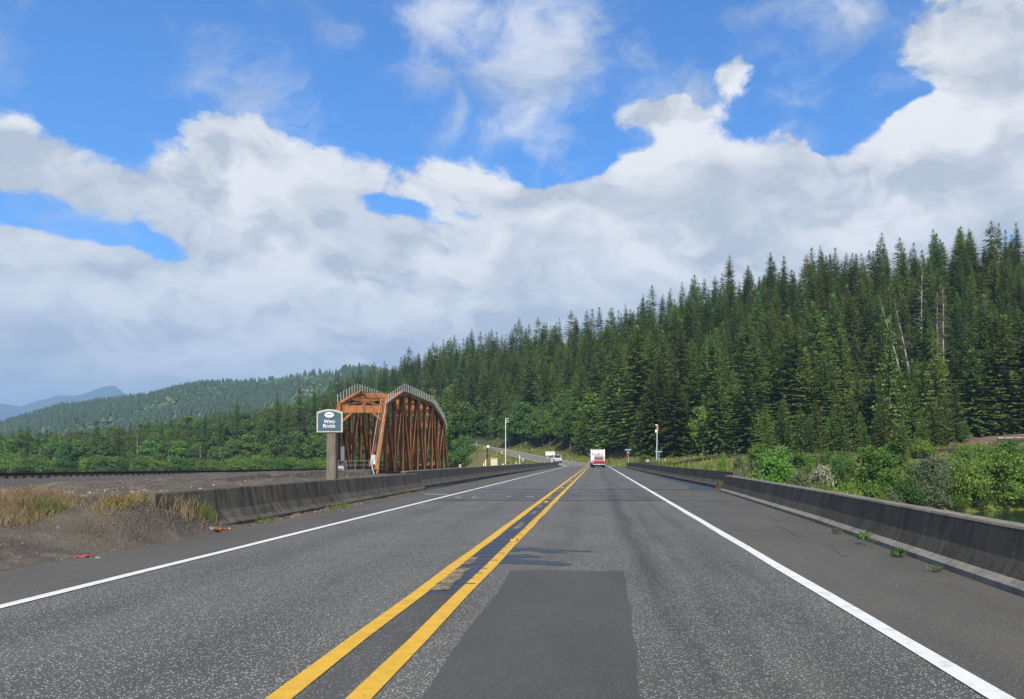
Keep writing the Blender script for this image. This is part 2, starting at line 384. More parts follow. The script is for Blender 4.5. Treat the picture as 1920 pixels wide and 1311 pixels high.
M['bark'] = mat('conifer_bark', (.085, .068, .052), (.05, .04, .032), 4, .95, stretch=(1, 1, .2))
M['palebark'] = mat('alder_bark', (.40, .38, .33), (.20, .19, .165), 3, .9, stretch=(1, 1, .4))
M['snag'] = mat('bare_dead_wood', (.34, .30, .265), (.20, .17, .15), 2, .9, stretch=(1, 1, .25))
def ground_mat(name, grass, dry, soil, s1=.06, s2=.3):
    m = bpy.data.materials.new(name); m.use_nodes = True; w = NT(m.node_tree)
    bs = w.n['Principled BSDF']; bs.inputs['Roughness'].default_value = .95; bs.inputs['Specular IOR Level'].default_value = .1
    co = w.new('ShaderNodeNewGeometry').outputs['Position']
    c = w.mix(w.step(w.noise(co, s1, 6, .6), .42, .60), grass, dry)
    c = w.mix(w.step(w.noise(co, s2, 6, .6), .50, .68), c, soil)
    c = w.mix(w.math('MULTIPLY', w.step(w.noise(co, 3.0, 5, .7), .4, .7), .4), c, tuple(v*.5 for v in grass))
    w.l.new(c, bs.inputs['Base Color'])
    b = w.new('ShaderNodeBump'); b.inputs['Strength'].default_value = .8; b.inputs['Distance'].default_value = .25
    w.l.new(w.noise(co, 2.2, 6, .7), b.inputs['Height']); w.l.new(b.outputs[0], bs.inputs['Normal'])
    return m
M['hill'] = ground_mat('forest_floor', (.06, .085, .03), (.085, .075, .04), (.065, .05, .034))
M['bankm'] = ground_mat('river_bank_grass', (.13, .17, .035), (.17, .135, .06), (.12, .085, .055), .05, .16)
M['soilbank'] = mat('cut_soil', (.16, .095, .065), (.10, .06, .045), 1.1, .95, bump=.8, bscale=5, stretch=(.5, .5, 2.5), c3=(.07, .09, .03), s3=.35, lo3=.5, hi3=.62)
M['farhill'] = ground_mat('far_hill_cover', (.06, .095, .032), (.12, .16, .05), (.04, .06, .028), .004, .02)
M['mount'] = mat('mountain_forest', (.035, .06, .04), (.055, .08, .05), .004, .95)
M['pine'] = leaf_mat('conifer_needles', (.072, .124, .027), (.200, .265, .056), .36, .034, .40)
M['pine_light'] = leaf_mat('bright_conifer_needles', (.065, .125, .026), (.17, .245, .05), .3, .015, .25)
M['broad'] = leaf_mat('broad_leaves', (.085, .17, .026), (.20, .32, .055), .36, .022, .25)
M['broadd'] = leaf_mat('dark_broad_leaves', (.055, .115, .026), (.13, .21, .048), .32, .02, .25)
M['scrub'] = leaf_mat('grey_green_leaves', (.07, .10, .045), (.18, .22, .11), .25, .02, .2)
M['blossom'] = leaf_mat('pale_blossom_leaves', (.12, .14, .06), (.40, .38, .29), .2, .02, .15)
M['farpine'] = leaf_mat('far_conifer_needles', (.022, .045, .018), (.055, .085, .030), .0, .0, .0)
M['farbroad'] = leaf_mat('far_broad_leaves', (.06, .105, .03), (.12, .165, .05), .0, .0, .0)
M['drygrass'] = leaf_mat('dry_grass_blades', (.25, .18, .10), (.42, .32, .18), .25, .0, .1)
M['ochregrass'] = leaf_mat('ochre_grass_blades', (.17, .13, .045), (.30, .22, .08), .25, .0, .1)
M['greengrass'] = leaf_mat('green_grass_blades', (.09, .14, .025), (.22, .27, .06), .3, .0, .1)
M['bankgrass'] = leaf_mat('bank_grass_blades', (.12, .165, .03), (.29, .29, .08), .3, .0, .1)

# ------------------------------------------------------------------ the road's line
def catmull(pts, n=12):
    out = []
    P = [np.array(p, float) for p in pts]
    for i in range(1, len(P)-2):
        for k in range(n):
            t = k/n; a, b, c, d = P[i-1], P[i], P[i+1], P[i+2]
            out.append(.5*((2*b)+(-a+c)*t+(2*a-5*b+4*c-d)*t*t+(-a+3*b-3*c+d)*t**3))
    out.append(P[-2])
    return np.array(out)
_straight = [(-1.57, y, 0.0) for y in np.arange(-14.0, 150.0, 2.0)]
_curve = catmull([(-1.57, 130, 0), (-1.57, 150, 0), (-2.9, 168, .12), (-12.0, 215, .85), (-24.5, 250, 2.75), (-38.5, 290, 5.05), (-58, 335, 8.0), (-84, 380, 11.0), (-110, 420, 13)], 10)
ROADC = np.vstack([np.array(_straight), _curve])
_t = np.gradient(ROADC[:, :2], axis=0); _t /= np.linalg.norm(_t, axis=1)[:, None]
ROADN = np.stack([_t[:, 1], -_t[:, 0]], 1)          # to the right
def wob(y, s, a): return a*math.sin(y*s+s*7.1)+a*.6*math.sin(y*s*2.7+1.3)
def ribbon(name, o0, o1, dz, m, parent=None, y0=-14, y1=1e9, kind=None, jag=0.0, sub=1, zfun=None):
    """a strip of the road between two offsets from the centre line"""
    idx = [i for i in range(len(ROADC)) if y0-1e-6 <= ROADC[i, 1] <= y1+1e-6]
    vs, fs = [], []
    for i in idx:
        c, n = ROADC[i], ROADN[i]
        for o in (o0, o1):
            oo = o+(wob(c[1]+o*3, 1.9, jag) if jag else 0)
            vs.append((c[0]+n[0]*oo, c[1]+n[1]*oo, c[2]+dz))
    for k in range(len(idx)-1): fs.append((2*k, 2*k+1, 2*k+3, 2*k+2))
    o = link_mesh(name, np_mesh(name, vs, fs, m), parent)
    if kind: o['kind'] = kind
    return o
def sheet(name, poly, z, m, parent=None, kind=None):
    me = bpy.data.meshes.new(name); me.from_pydata([(x, y, z) for x, y in poly], [], [tuple(range(len(poly)))]); me.update()
    if me.polygons[0].normal.z < 0: me.flip_normals()
    me.materials.append(m)
    o = bpy.data.objects.new(name, me); C.objects.link(o)
    if parent is not None: o.parent = parent
    if kind: o['kind'] = kind
    return o

# road surface: near part, the approach slab, bridge part, the hill beyond
road = ribbon('road', -3.95, 3.90, 0.0, M['road'], y1=150, kind='structure')
ribbon('hill_road', -5.2, 5.2, -0.004, M['hillroad'], y0=150, kind='structure')
ribbon('shoulder', -7.2, -3.95, -0.003, M['shoulder'], y1=150, kind='structure')
ribbon('shoulder', 3.90, 8.2, -0.003, M['shoulder'], y1=150, kind='structure')
ribbon('approach_slab', -3.93, 3.88, .004, M['approach'], road, 26, 35.2)
ribbon('asphalt_patch', 0, 0, .004, M['patch'], road, 0, 0) if False else None
pt = [(-.99, 1.5), (-1.0, 3), (-.99, 4.5), (-1.03, 6.2), (-1.0, 8.1), (-1.05, 9.7), (-.6, 9.78), (-.1, 9.62), (.32, 9.70), (.335, 8.9), (.31, 8.1), (.32, 7.2), (.285, 6.4), (.29, 5.6), (.25, 4.9), (.25, 4.2), (.22, 3), (.22, 1.5)]
sheet('asphalt_patch', pt, .004, M['patch'], road)
# tar seal between the yellow lines and smears to the right of them
ribbon('tar_seal', -.152, .152, .0045, M['tar'], road, 8, 24)
for P_ in ([(-1.27, 12.2), (-.95, 12.25), (-.62, 11.9), (-.42, 11.5), (-.75, 11.55), (-1.0, 11.8), (-1.27, 11.7)],
           [(-1.27, 11.3), (-.98, 11.35), (-.70, 11.05), (-.95, 10.95), (-1.27, 10.9)],
           [(-1.27, 10.9), (-.9, 10.75), (-.5, 10.55), (-.28, 10.25), (-.42, 10.12), (-.8, 10.28), (-1.27, 10.35)],
           [(-.66, 12.0), (-.2, 11.82), (.05, 11.62), (-.2, 11.66), (-.6, 11.84)]):
    sheet('tar_smear', P_, .0042, M['tar'], road)
for (a, b, c, d) in ((8.2, 9.9, -.15, .03), (10.2, 11.0, -.16, -.04), (15.5, 16.9, -.06, .08), (19.5, 20.6, -.06, .07), (22, 23.4, -.1, .06), (27, 28.6, -.1, .05), (33, 35, -.08, .06), (42, 45, -.08, .08), (52, 56, -.06, .08)):
    n_ = 9; L_ = [(-1.57+c+random.uniform(-.015, .03), a+(b-a)*k/n_) for k in range(n_+1)]; R_ = [(-1.57+d-random.uniform(-.015, .04), a+(b-a)*k/n_) for k in range(n_+1)]
    sheet('worn_paint', L_+R_[::-1], .010, M['oldyellow'], road)
k = 0
y = 8.6
while y < 24:
    g = MB(); x0 = -1.72+.02*math.sin(y*5); x1 = -1.36+.05*math.sin(y*9)
    g.prismx([(y, .005), (y+.05, .014), (y+.10, .005)], x0, x1)
    g.build('rumble_ridge', M['tar'], road); y += .40
ribbon('yellow_line', -.30, -.155, .0085, M['yellow'], road, jag=.007)
ribbon('yellow_line', .155, .30, .0085, M['yellow'], road, jag=.010)
ribbon('white_edge_line', -3.97, -3.83, .0085, M['white'], road, y1=150, jag=.006)
ribbon('white_edge_line', 3.79, 3.94, .0085, M['white'], road, y1=150, jag=.006)
ribbon('white_edge_line', -4.5, -4.1, .02, M['white'], road, y0=160)
ribbon('white_edge_line', 4.0, 4.35, .02, M['white'], road, y0=160)
ribbon('centre_strip', -.152, .152, .0035, M['centre'], road, -14, 8)
# joints where the bridge begins
for (yy, wd, x0, x1) in ((35.45, .28, -5.5, 5.4), (26.0, .10, -5.4, 4.8)):
    sheet('joint_seal', [(x0, yy), (x1, yy), (x1, yy+wd), (x0, yy+wd)], .009, M['tar'], road)
for (x0, x1, yy) in ((-6.6, -5.7, 30.4), (-5.0, -4.75, 28.0), (-4.4, -4.2, 28.0), (-3.2, -3.05, 28.4), (-2.5, -2.38, 28.4), (-2.35, -2.25, 28.4)):
    sheet('paint_fleck', [(x0, yy), (x1, yy+.02), (x1, yy+.22), (x0, yy+.2)], .013, M['white'], road)
# dark strips along the kerb of both parapets
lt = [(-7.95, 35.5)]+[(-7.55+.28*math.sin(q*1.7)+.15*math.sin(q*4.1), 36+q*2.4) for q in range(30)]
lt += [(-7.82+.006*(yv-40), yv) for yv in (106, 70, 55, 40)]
sheet('dark_strip', lt, .006, M['tar'], road)
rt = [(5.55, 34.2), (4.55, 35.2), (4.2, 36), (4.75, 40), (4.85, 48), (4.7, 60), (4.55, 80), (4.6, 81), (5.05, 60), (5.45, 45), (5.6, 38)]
sheet('dark_strip', rt, .006, M['tar'], road)
for (x0, y0, ln) in ((3.6, 14, 2.6), (4.0, 17.4, 1.6), (3.9, 24, 2.0), (3.5, 11.2, 1.0), (4.1, 21.5, 1.2), (4.3, 31, 1.5)):
    pl = [(x0-.05, y0), (x0+.03, y0), (x0+.10, y0+ln*.5), (x0+.09, y0+ln), (x0+.05, y0+ln*.55)]
    sheet('tar_crack', pl, .004, M['approach'], road)

# the highway bridge under the road, and the parapets
g = MB(); g.prismy([(-8.5, -.012), (-8.5, -.75), (-5.5, -.9), (-5.0, -1.9), (2.2, -1.9), (2.8, -.9), (6.3, -.75), (6.3, -.012)], 35.6, 150)
br = empty('road_bridge', (-1.57, 92, -6.5), 'concrete highway bridge carrying the two lane road over the river', 'bridge')
g.build('deck', M['deck'], br)
for yy in (64, 92, 121):
    q = MB(); q.box((-1.57, yy, -4.4), (9, 1.4, 5.2)); q.build('pier', M['deck'], br)
def barrier(label, path, h, side, m_face, m_top, m_toe, group, toe_h=.13, h1=None, z0=0.0):
    """a concrete safety barrier along PATH (its road-side toe); SIDE +1 when the road lies to its left"""
    path = [np.array(p, float) for p in path]
    c = path[len(path)//2]
    th = empty('concrete_barrier', (c[0], c[1], 0), label, 'barrier', group)
    def sweep(name, prof, m):
        vs, fs = [], []; n = len(prof); N = len(path)
        for i, p in enumerate(path):
            d = path[min(i+1, N-1)]-path[max(i-1, 0)]; d /= np.linalg.norm(d); nrm = np.array((d[1], -d[0]))*side
            hh = h+(h1-h)*i/(N-1) if h1 else h
            for a, b in prof: vs.append((p[0]+nrm[0]*a-c[0], p[1]+nrm[1]*a-c[1], z0+b*hh))
        for i in range(N-1):
            for k in range(n): fs.append((i*n+k, i*n+(k+1) % n, (i+1)*n+(k+1) % n, (i+1)*n+k))
        fs += [tuple(range(n-1, -1, -1)), tuple((N-1)*n+k for k in range(n))]
        mb = MB(); mb.add(vs, fs); return link_mesh(name, mb.mesh(name, m), th)
    t = toe_h
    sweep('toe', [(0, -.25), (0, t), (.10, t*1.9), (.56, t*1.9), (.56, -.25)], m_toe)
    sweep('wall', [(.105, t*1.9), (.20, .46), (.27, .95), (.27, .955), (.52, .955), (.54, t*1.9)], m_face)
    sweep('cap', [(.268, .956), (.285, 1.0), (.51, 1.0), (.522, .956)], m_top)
    return th
def dense(pts, st=1.5):
    out = []
    for a, b in zip(pts[:-1], pts[1:]):
        L = math.dist(a, b); n = max(1, int(L/st))
        out += [tuple(np.array(a)+(np.array(b)-np.array(a))*k/n) for k in range(n)]
    return out+[pts[-1]]
barrier('short mossy concrete barrier beside the dirt bank and dry grass, below the blue sign', dense([(-7.22, 13.5), (-7.28, 23), (-7.45, 34.9)]), .78, -1, M['conc_moss'], M['conc_moss'], M['conc_moss'], 'concrete road barriers', .12, .74)
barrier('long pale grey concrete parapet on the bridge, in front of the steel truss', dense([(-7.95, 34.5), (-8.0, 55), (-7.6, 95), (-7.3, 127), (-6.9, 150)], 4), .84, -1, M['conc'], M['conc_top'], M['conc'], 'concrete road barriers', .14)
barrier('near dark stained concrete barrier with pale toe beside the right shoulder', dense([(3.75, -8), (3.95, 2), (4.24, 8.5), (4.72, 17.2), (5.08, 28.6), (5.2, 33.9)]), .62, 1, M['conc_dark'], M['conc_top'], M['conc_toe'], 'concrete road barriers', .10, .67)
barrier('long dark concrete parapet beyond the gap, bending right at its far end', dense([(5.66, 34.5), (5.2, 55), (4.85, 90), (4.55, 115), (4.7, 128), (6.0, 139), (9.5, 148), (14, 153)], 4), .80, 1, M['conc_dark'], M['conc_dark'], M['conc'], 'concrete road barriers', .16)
# upright end faces where the parapets meet
for (x, yy, w_, hh, nm) in ((5.75, 34.2, .5, .83, 'right'),):
    e = MB(); e.box((x+.32, yy+.06, hh/2-.1), (.42, .28, hh+.2)); o = e.build('barrier_end_post', M['conc'], None, .02)
    tag(o, 'upright concrete end block in the gap between the two right hand barriers', 'end post')

# ------------------------------------------------------------------ terrain
TU = np.array([-1500, -600, 0, 200, 400, 560, 640, 760, 850, 905, 950, 1000, 1050, 1118, 1200, 1250, 1350, 1500, 1700, 1920, 2200, 2700, 3600], float)
def tab(*v): return np.array(v, float)
YF = tab(240, 270, 290, 290, 290, 290, 285, 250, 185, 168, 156, 150, 148, 146, 138, 112, 94, 92, 104, 116, 104, 84, 68)
YB = tab(300, 320, 330, 330, 330, 330, 340, 335, 262, 310, 300, 285, 262, 232, 205, 200, 196, 186, 178, 170, 150, 125, 100)
ZB = tab(-4, -4.5, -4.5, -4.5, -4.5, -4, -3, -1.5, 1.0, 10, 8.6, 6.0, 3.4, 1.5, 1.3, 1.0, 1.5, 1.9, 2.4, 4.6, 5, 5, 5)
YR = tab(450, 460, 470, 470, 490, 500, 510, 490, 470, 450, 440, 430, 412, 390, 365, 355, 340, 325, 315, 305, 300, 290, 280)
VS = tab(812, 808, 806, 800, 772, 742, 712, 668, 640, 630, 620, 608, 598, 580, 562, 548, 516, 478, 448, 425, 395, 340, 260)   # tops of the trees on the skyline
ZR = EYE+(CY-VS)*YR/F-17.0-np.interp(TU, [600, 1100, 1700, 2000], [1, 0, 0, 1])
def val_noise(x, y, s, seed=0):
    """smooth value noise on numpy arrays"""
    xi = np.floor(x/s); yi = np.floor(y/s); fx = x/s-xi; fy = y/s-yi
    fx = fx*fx*(3-2*fx); fy = fy*fy*(3-2*fy)
    def h(a, b):
        v = np.sin(a*127.1+b*311.7+seed*74.7)*43758.5453
        return v-np.floor(v)
    return (h(xi, yi)*(1-fx)+h(xi+1, yi)*fx)*(1-fy)+(h(xi, yi+1)*(1-fx)+h(xi+1, yi+1)*fx)*fy
def road_near(x, y):
    """distance to the road's centre line and its height there"""
    P_ = ROADC[::2]; best = np.full(np.shape(x), 1e9); zz = np.zeros(np.shape(x))
    for i in range(len(P_)):
        if P_[i, 1] < 140: continue
        d = np.hypot(x-P_[i, 0], y-P_[i, 1]); m_ = d < best
        best = np.where(m_, d, best); zz = np.where(m_, P_[i, 2], zz)
    return best, zz
WATER = -6.0
def land(x, y):
    x = np.asarray(x, float); y = np.asarray(y, float)
    u = CX+F*x/np.maximum(y, 1.0)
    yf, yb, zb, yr, zr = (np.interp(u, TU, t) for t in (YF, YB, ZB, YR, ZR))
    a = np.clip((y-yf)/(yb-yf), -1, 1)
    rise = np.where(a < 0, WATER-.4+3*a, WATER-.4+(zb-WATER+.4)*np.clip(a*1.75, 0, 1)**.7)
    t = np.clip((y-yb)/(yr-yb), 0, 1)
    hill = zb+(zr-zb)*(t*.75+.25*t*t*(3-2*t))
    z = np.where(y <= yb, rise, hill)
    z = z+np.where(y > yb, 1.0, .3)*(val_noise(x, y, 9, 1)-.5)*1.6*np.clip((y-yf)/25, 0, 1)+(val_noise(x, y, 34, 2)-.5)*6*np.clip((y-yb)/60, 0, 1)
    z = z-np.clip((y-yr)/60, 0, 3)*3
    d, rz = road_near(x, y)
    w = np.clip((d-7.5)/14, 0, 1); w = w*w*(3-2*w)
    z = np.where(y > 146, (rz-.25)*(1-w)+z*w, z)
    # the side road's level shelf to the right
    return z
def grid_obj(name, xs, ys, zf, m, smooth=True):
    X, Y = np.meshgrid(xs, ys)
    Z = zf(X, Y); nx, ny = len(xs), len(ys)
    v = np.stack([X.ravel(), Y.ravel(), Z.ravel()], 1)
    i = np.arange(nx*ny).reshape(ny, nx)
    f = np.stack([i[:-1, :-1].ravel(), i[:-1, 1:].ravel(), i[1:, 1:].ravel(), i[1:, :-1].ravel()], 1)
    o = link_mesh(name, np_mesh(name, v, f, m, smooth)); o['kind'] = 'structure'
    return o
def polar_obj(name, us, y0, y1, n, zf, m, split=None):
    """terrain laid out along sight lines: between two distances for each direction"""
    U = np.repeat(np.asarray(us, float)[None], n, 0); t = np.linspace(0, 1, n)[:, None]
    Y = y0[None]+(y1-y0)[None]*t; X = (U-CX)*Y/F
    Z = zf(X, Y); k = len(us)
    v = np.stack([X.ravel(), Y.ravel(), Z.ravel()], 1); i = np.arange(k*n).reshape(n, k)
    f = np.stack([i[:-1, :-1].ravel(), i[:-1, 1:].ravel(), i[1:, 1:].ravel(), i[1:, :-1].ravel()], 1)
    o = link_mesh(name, np_mesh(name, v, f, m, True)); o['kind'] = 'structure'
    return o
us = np.arange(-1500, 3601, 14.0)
yf, yb, yr = (np.interp(us, TU, t) for t in (YF, YB, YR))
polar_obj('river_bank', us, yf-6, yb+.01, 46, land, M['bankm'])
polar_obj('hillside', us, yb, yr+170, 70, land, M['hill'])

def near_left(x, y):
    """dirt bank, flat ground and the railway's ballast to the left of the road"""
    n1 = val_noise(x, y, 1.7, 3); n2 = val_noise(x, y, .55, 4); n3 = val_noise(x, y, 5.5, 5)
    e = np.clip((-6.95-x)/2.6, 0, 1); e = e*e*(3-2*e)
    z = -.02+e*(.40+.30*(n1-.5)+.11*(n2-.5)+.05*(val_noise(x, y, .23, 6)-.5))
    z = z-.28*np.clip((-11-x)/8, 0, 1)*e
    mound = .34*np.exp(-(((x+9.0)/1.3)**2+((y-13.6)/2.3)**2))+.30*np.exp(-(((x+8.6)/1.1)**2+((y-16.5)/1.8)**2))-.20*np.exp(-(((x+10.4)/.9)**2+((y-13.0)/2.0)**2))
    z = z+mound*e+.25*(n3-.4)*e+.5*np.clip(n3-.55, 0, 1)*np.exp(-((x+15)/5)**2)
    e2 = np.clip((-7.0-x)/.5, 0, 1)
    z = z+e2*(.50*np.exp(-(((x+7.75)/.6)**2+((y-13.0)/1.0)**2))+.42*np.exp(-(((x+7.3)/.45)**2+((y-14.3)/1.4)**2)))
    # the barrier stands free of the bank past its end
    free = np.clip((y-14.6)/4.0, 0, 1)*np.clip((x+7.9)/.6, 0, 1)
    z = z*(1-free)+(-.02+.10*np.clip((-6.9-x)/.6, 0, 1)*(n2+.3))*free
    rz = np.interp(y, [-30, 40, 88, 110], [.95, .66, .26, .15])
    b = np.clip((-27.6-x)/2.2, 0, 1); top = rz-.20
    z = z*(1-b)+top*b+(n2-.5)*.05*b
    z = np.where((y > 34.6) & (x > -9.2), -1.3, z)
    back = np.clip((-35.5-x)/12, 0, 1); z = z*(1-back)+(-7)*back
    cut = np.clip((y-(np.where(x > -25.5, 44, 90)))/np.where(x > -25.5, 30.0, 14.0), 0, 1); z = z*(1-cut)+(-7)*cut
    return z
xs = np.concatenate([np.arange(-52, -20, .5), np.arange(-20, -6.9, .16), [-6.9, -6.8]]); ys = np.concatenate([np.arange(-16, 6, 1.0), np.arange(6, 24, .16), np.arange(24, 108, .6)])
ground = grid_obj('ground', xs, ys, near_left, M['dirt'])
bx = np.concatenate([np.arange(-36.5, -27.0, .25)]); by = np.concatenate([np.arange(-16, 98, .5)])
grid_obj('ballast_bank', bx, by, lambda x, y: near_left(x, y)+.012+.06*(val_noise(x, y, .35, 9)-.3)*np.clip((-27.2-x)/.8, 0, 1)-np.clip((x+27.8)/.6, 0, 1)*.08, M['ballast'])
grid_obj('embankment', np.arange(4.3, 30, 1.0), np.arange(-16, 37, 1.5), lambda x, y: np.clip(-.12-(x-5.6)*.55, -7, -.12)+(val_noise(x, y, 3, 8)-.5)*.3*np.clip((x-5.6)/3, 0, 1), M['dirt'])
for (x0, x1, y0, y1) in ((-12500, 9000, -2500, 12000),):
    sheet('river', [(x0, y0), (x1, y0), (x1, y1), (x0, y1)], WATER, M['water'], kind='structure')

# far wooded hill and the blue mountains behind it
def far_land(tu, tv, yb_, yr_, amp, s):
    def f(x, y):
        u = CX+F*x/np.maximum(y, 1.0); v = np.interp(u, tu, tv)
        zr = EYE+(CY-v)*yr_/F; t = np.clip((y-yb_)/(yr_-yb_), 0, 1)
        z = WATER-1+(zr-WATER)*(t*.55+.45*t*t*(3-2*t))
        z += amp*(val_noise(x, y, s, 11)-.5)*np.sin(np.pi*np.clip(t, 0, 1))*2+amp*.5*(val_noise(x, y, s*.35, 12)-.5)*np.clip(t*3, 0, 1)
        return np.maximum(z-np.clip((y-yr_)/yr_, 0, 1)*zr*2.5, -8.0)
    return f
FU = np.array([-1500, -700, -300, 0, 60, 120, 200, 280, 350, 420, 480, 560, 620, 655, 690, 740, 820, 1000, 1400, 2200], float)
FV = np.interp(FU, [0, 230, 330, 560, 640], [16, 15, 7, 6, 15])+np.array([800, 806, 800, 786, 768, 750, 744, 736, 722, 714, 711, 702, 690, 682, 684, 694, 700, 720, 740, 760], float)
far_hill_z = far_land(FU, FV, 820.0, 1650.0, 16.0, 150.0)
fus = np.arange(-1500, 2200, 12.0)
polar_obj('far_hill', fus, np.full(len(fus), 800.0), np.full(len(fus), 2500.0), 70, far_hill_z, M['farhill'])
MU = np.array([-1500, -600, -200, -60, 10, 40, 80, 112, 140, 160, 185, 208, 218, 232, 260, 320, 420, 700, 1200, 2200], float)
MV = np.array([770, 760, 765, 752, 756, 762, 750, 742, 741, 736, 728, 724, 726, 738, 752, 764, 770, 790, 800, 810], float)
polar_obj('mountain', np.arange(-500, 1300, 6.0), np.full(300, 4800.0), np.full(300, 11000.0), 60, far_land(MU, MV, 5000.0, 8000.0, 60.0, 700.0), M['mount'])

# ------------------------------------------------------------------ vegetation
def kites(p, d, side, ln, wd):
    """one kite-shaped spray per row: base p, direction d, width along side"""
    tip = p+d*ln[:, None]; mid = p+d*(ln*.45)[:, None]
    v = np.stack([p, mid+side*wd[:, None], tip, mid-side*wd[:, None]], 1)
    return v.reshape(-1, 3)
def unit(a): return a/np.maximum(np.linalg.norm(a, axis=-1, keepdims=True), 1e-9)

def conifer_mesh(seed, H, R, whorl=.75, leaf=.62, gap=.12, power=.85, clear=.07):
    r = np.random.default_rng(seed); vs = []; leaf0 = leaf
    z = clear*H
    lop = r.uniform(0, 6.28)
    while z < H*.985:
        t = (z/H-clear)/(1-clear)
        L0 = R*((1-t)**power*.55+(1-t)**1.15*.45)*(.72+.28*min(1, t*5)); leaf = leaf0*(1-.42*t)
        nb = int(r.integers(5, 9)) if t < .9 else 4
        a0 = r.uniform(0, 6.28)
        for b in range(nb):
            if r.random() < gap and t < .85: continue
            an = a0+b*6.283/nb+r.normal(0, .22)
            L = L0*r.uniform(.62, 1.18)*(1+.12*math.cos(an-lop))+.25
            n = max(2, int(L/(leaf*.52)))
            s = np.linspace(.14, 1, n)+r.normal(0, .03, n)
            out = np.array([math.cos(an), math.sin(an), 0.0]); sd = np.array([-math.sin(an), math.cos(an), 0.0])
            up0 = .30*t-.04+r.normal(0, .05); sag = .34*(1-t)+.10
            zz = z+L*(up0*s-sag*s*s+.13*s**4)
            base = out[None]*(L*s)[:, None]; base[:, 2] = zz
            for sg in (-1, 0, 1):
                wdt = (.50+.50*(1-s))
                dirn = unit(out[None]*(.75 if sg else 1.0)+sd[None]*(sg*r.uniform(.55, 1.0, n)[:, None])+np.stack([r.normal(0, .13, n), r.normal(0, .13, n), r.normal(-.34, .22, n)], 1))
                ln = leaf*r.uniform(.75, 1.35, n)*(wdt if sg else .9)*min(1.0, .45+L*.35)
                sv = unit(np.cross(dirn, np.array([0, 0, 1.0])[None]+r.normal(0, .55, (n, 3))))
                vs.append(kites(base+r.normal(0, .05, (n, 3)), dirn, sv, ln, ln*.30))
        z += whorl*r.uniform(.6, 1.25)*(1.0 if t < .55 else .72 if t < .8 else .52)
    # leader
    n = 12; p = np.zeros((n, 3)); p[:, 2] = np.linspace(H*.945, H*.99, n)
    d = unit(np.stack([r.normal(0, .5, n), r.normal(0, .5, n), np.full(n, .75)], 1))
    vs.append(kites(p, d, unit(np.cross(d, np.array([[1, .3, 0.]]))), np.full(n, .75), np.full(n, .15)))
    v = np.concatenate(vs); f = np.arange(len(v)).reshape(-1, 4)
    return v, f

def clump_mesh(seed, H, R, n_clump, n_leaf, leaf, base=.22, flat=.75, blob=.42, shoots=0):
    """broadleaf crown: leaf-sized faces spread over many uneven clumps, open between them"""
    r = np.random.default_rng(seed); vs = []
    for c in range(n_clump):
        t = r.uniform(0, 1)**.85; a = r.uniform(0, 6.283)
        prof = math.sin(math.pi*min(1, .18+.80*t))**.6
        rad = R*prof*math.sqrt(r.uniform(.10, 1.0))*.78
        ctr = np.array([rad*math.cos(a), rad*math.sin(a), H*(base+(1-base)*(t*.90))])
        cr = R*blob*r.uniform(.65, 1.2)*(1-.30*t)
        d = unit(r.normal(0, 1, (n_leaf, 3))); d[:, 2] = np.where(d[:, 2] < -.3, -d[:, 2], d[:, 2])
        rr = cr*r.uniform(.55, 1.08, n_leaf)**.6
        p = ctr+d*rr[:, None]*np.array([1, 1, flat])
        dr = unit(d*.6+r.normal(0, .6, (n_leaf, 3))+np.array([0, 0, -.15]))
        sv = unit(np.cross(dr, d+r.normal(0, .5, (n_leaf, 3))))
        ln = leaf*r.uniform(.7, 1.4, n_leaf)
        vs.append(kites(p, dr, sv, ln, ln*.38))
    for c in range(shoots):             # loose sprigs that break the outline
        a = r.uniform(0, 6.283); t = r.uniform(.25, 1.0); rad = R*math.sin(math.pi*min(1, .2+.75*t))**.6*r.uniform(.5, .95)
        p0 = np.array([rad*math.cos(a), rad*math.sin(a), H*t*.9]); d0 = unit(np.array([math.cos(a)*r.uniform(.2, 1.0), math.sin(a)*r.uniform(.2, 1.0), r.uniform(.3, 1.2)])); L = R*r.uniform(.25, .62); n = 16
        q = np.linspace(0, 1, n); p = p0+d0*(q*L)[:, None]+r.normal(0, .03, (n, 3)); p[:, 2] -= L*.25*q*q
        dr = unit(d0*.7+r.normal(0, .65, (n, 3))); sv = unit(np.cross(dr, r.normal(0, 1, (n, 3)))); ln = leaf*r.uniform(.6, 1.2, n)
        vs.append(kites(p, dr, sv, ln, ln*.30))
    v = np.concatenate(vs); v[:, 2] = np.maximum(v[:, 2], .02)
    return v, np.arange(len(v)).reshape(-1, 4)

def trunk_mb(H, r0, seed, limbs=0, R=2.0, lean=(0, 0), top=.97, start=.3, n=7):
    r = random.Random(seed); g = MB(); p = Vector((0, 0, -.6)); k = 6
    for i in range(k):
        t = (i+1)/k
        q = Vector((lean[0]*t+r.uniform(-.02, .02)*H*.1, lean[1]*t+r.uniform(-.02, .02)*H*.1, H*top*t))
        g.tube(p, q, r0*(1-.9*i/k), r0*(1-.9*(i+1)/k), n); p = q
    for i in range(limbs):
        t = r.uniform(start, .92); a = r.uniform(0, 6.28); L = R*(1.15-t)*r.uniform(.6, 1.1)
        b = Vector((lean[0]*t, lean[1]*t, H*top*t)); e = b+Vector((math.cos(a)*L, math.sin(a)*L, L*r.uniform(-.15, .5)))
        g.tube(b, e, r0*.28*(1-t)+.015, .012, 5)
    return g

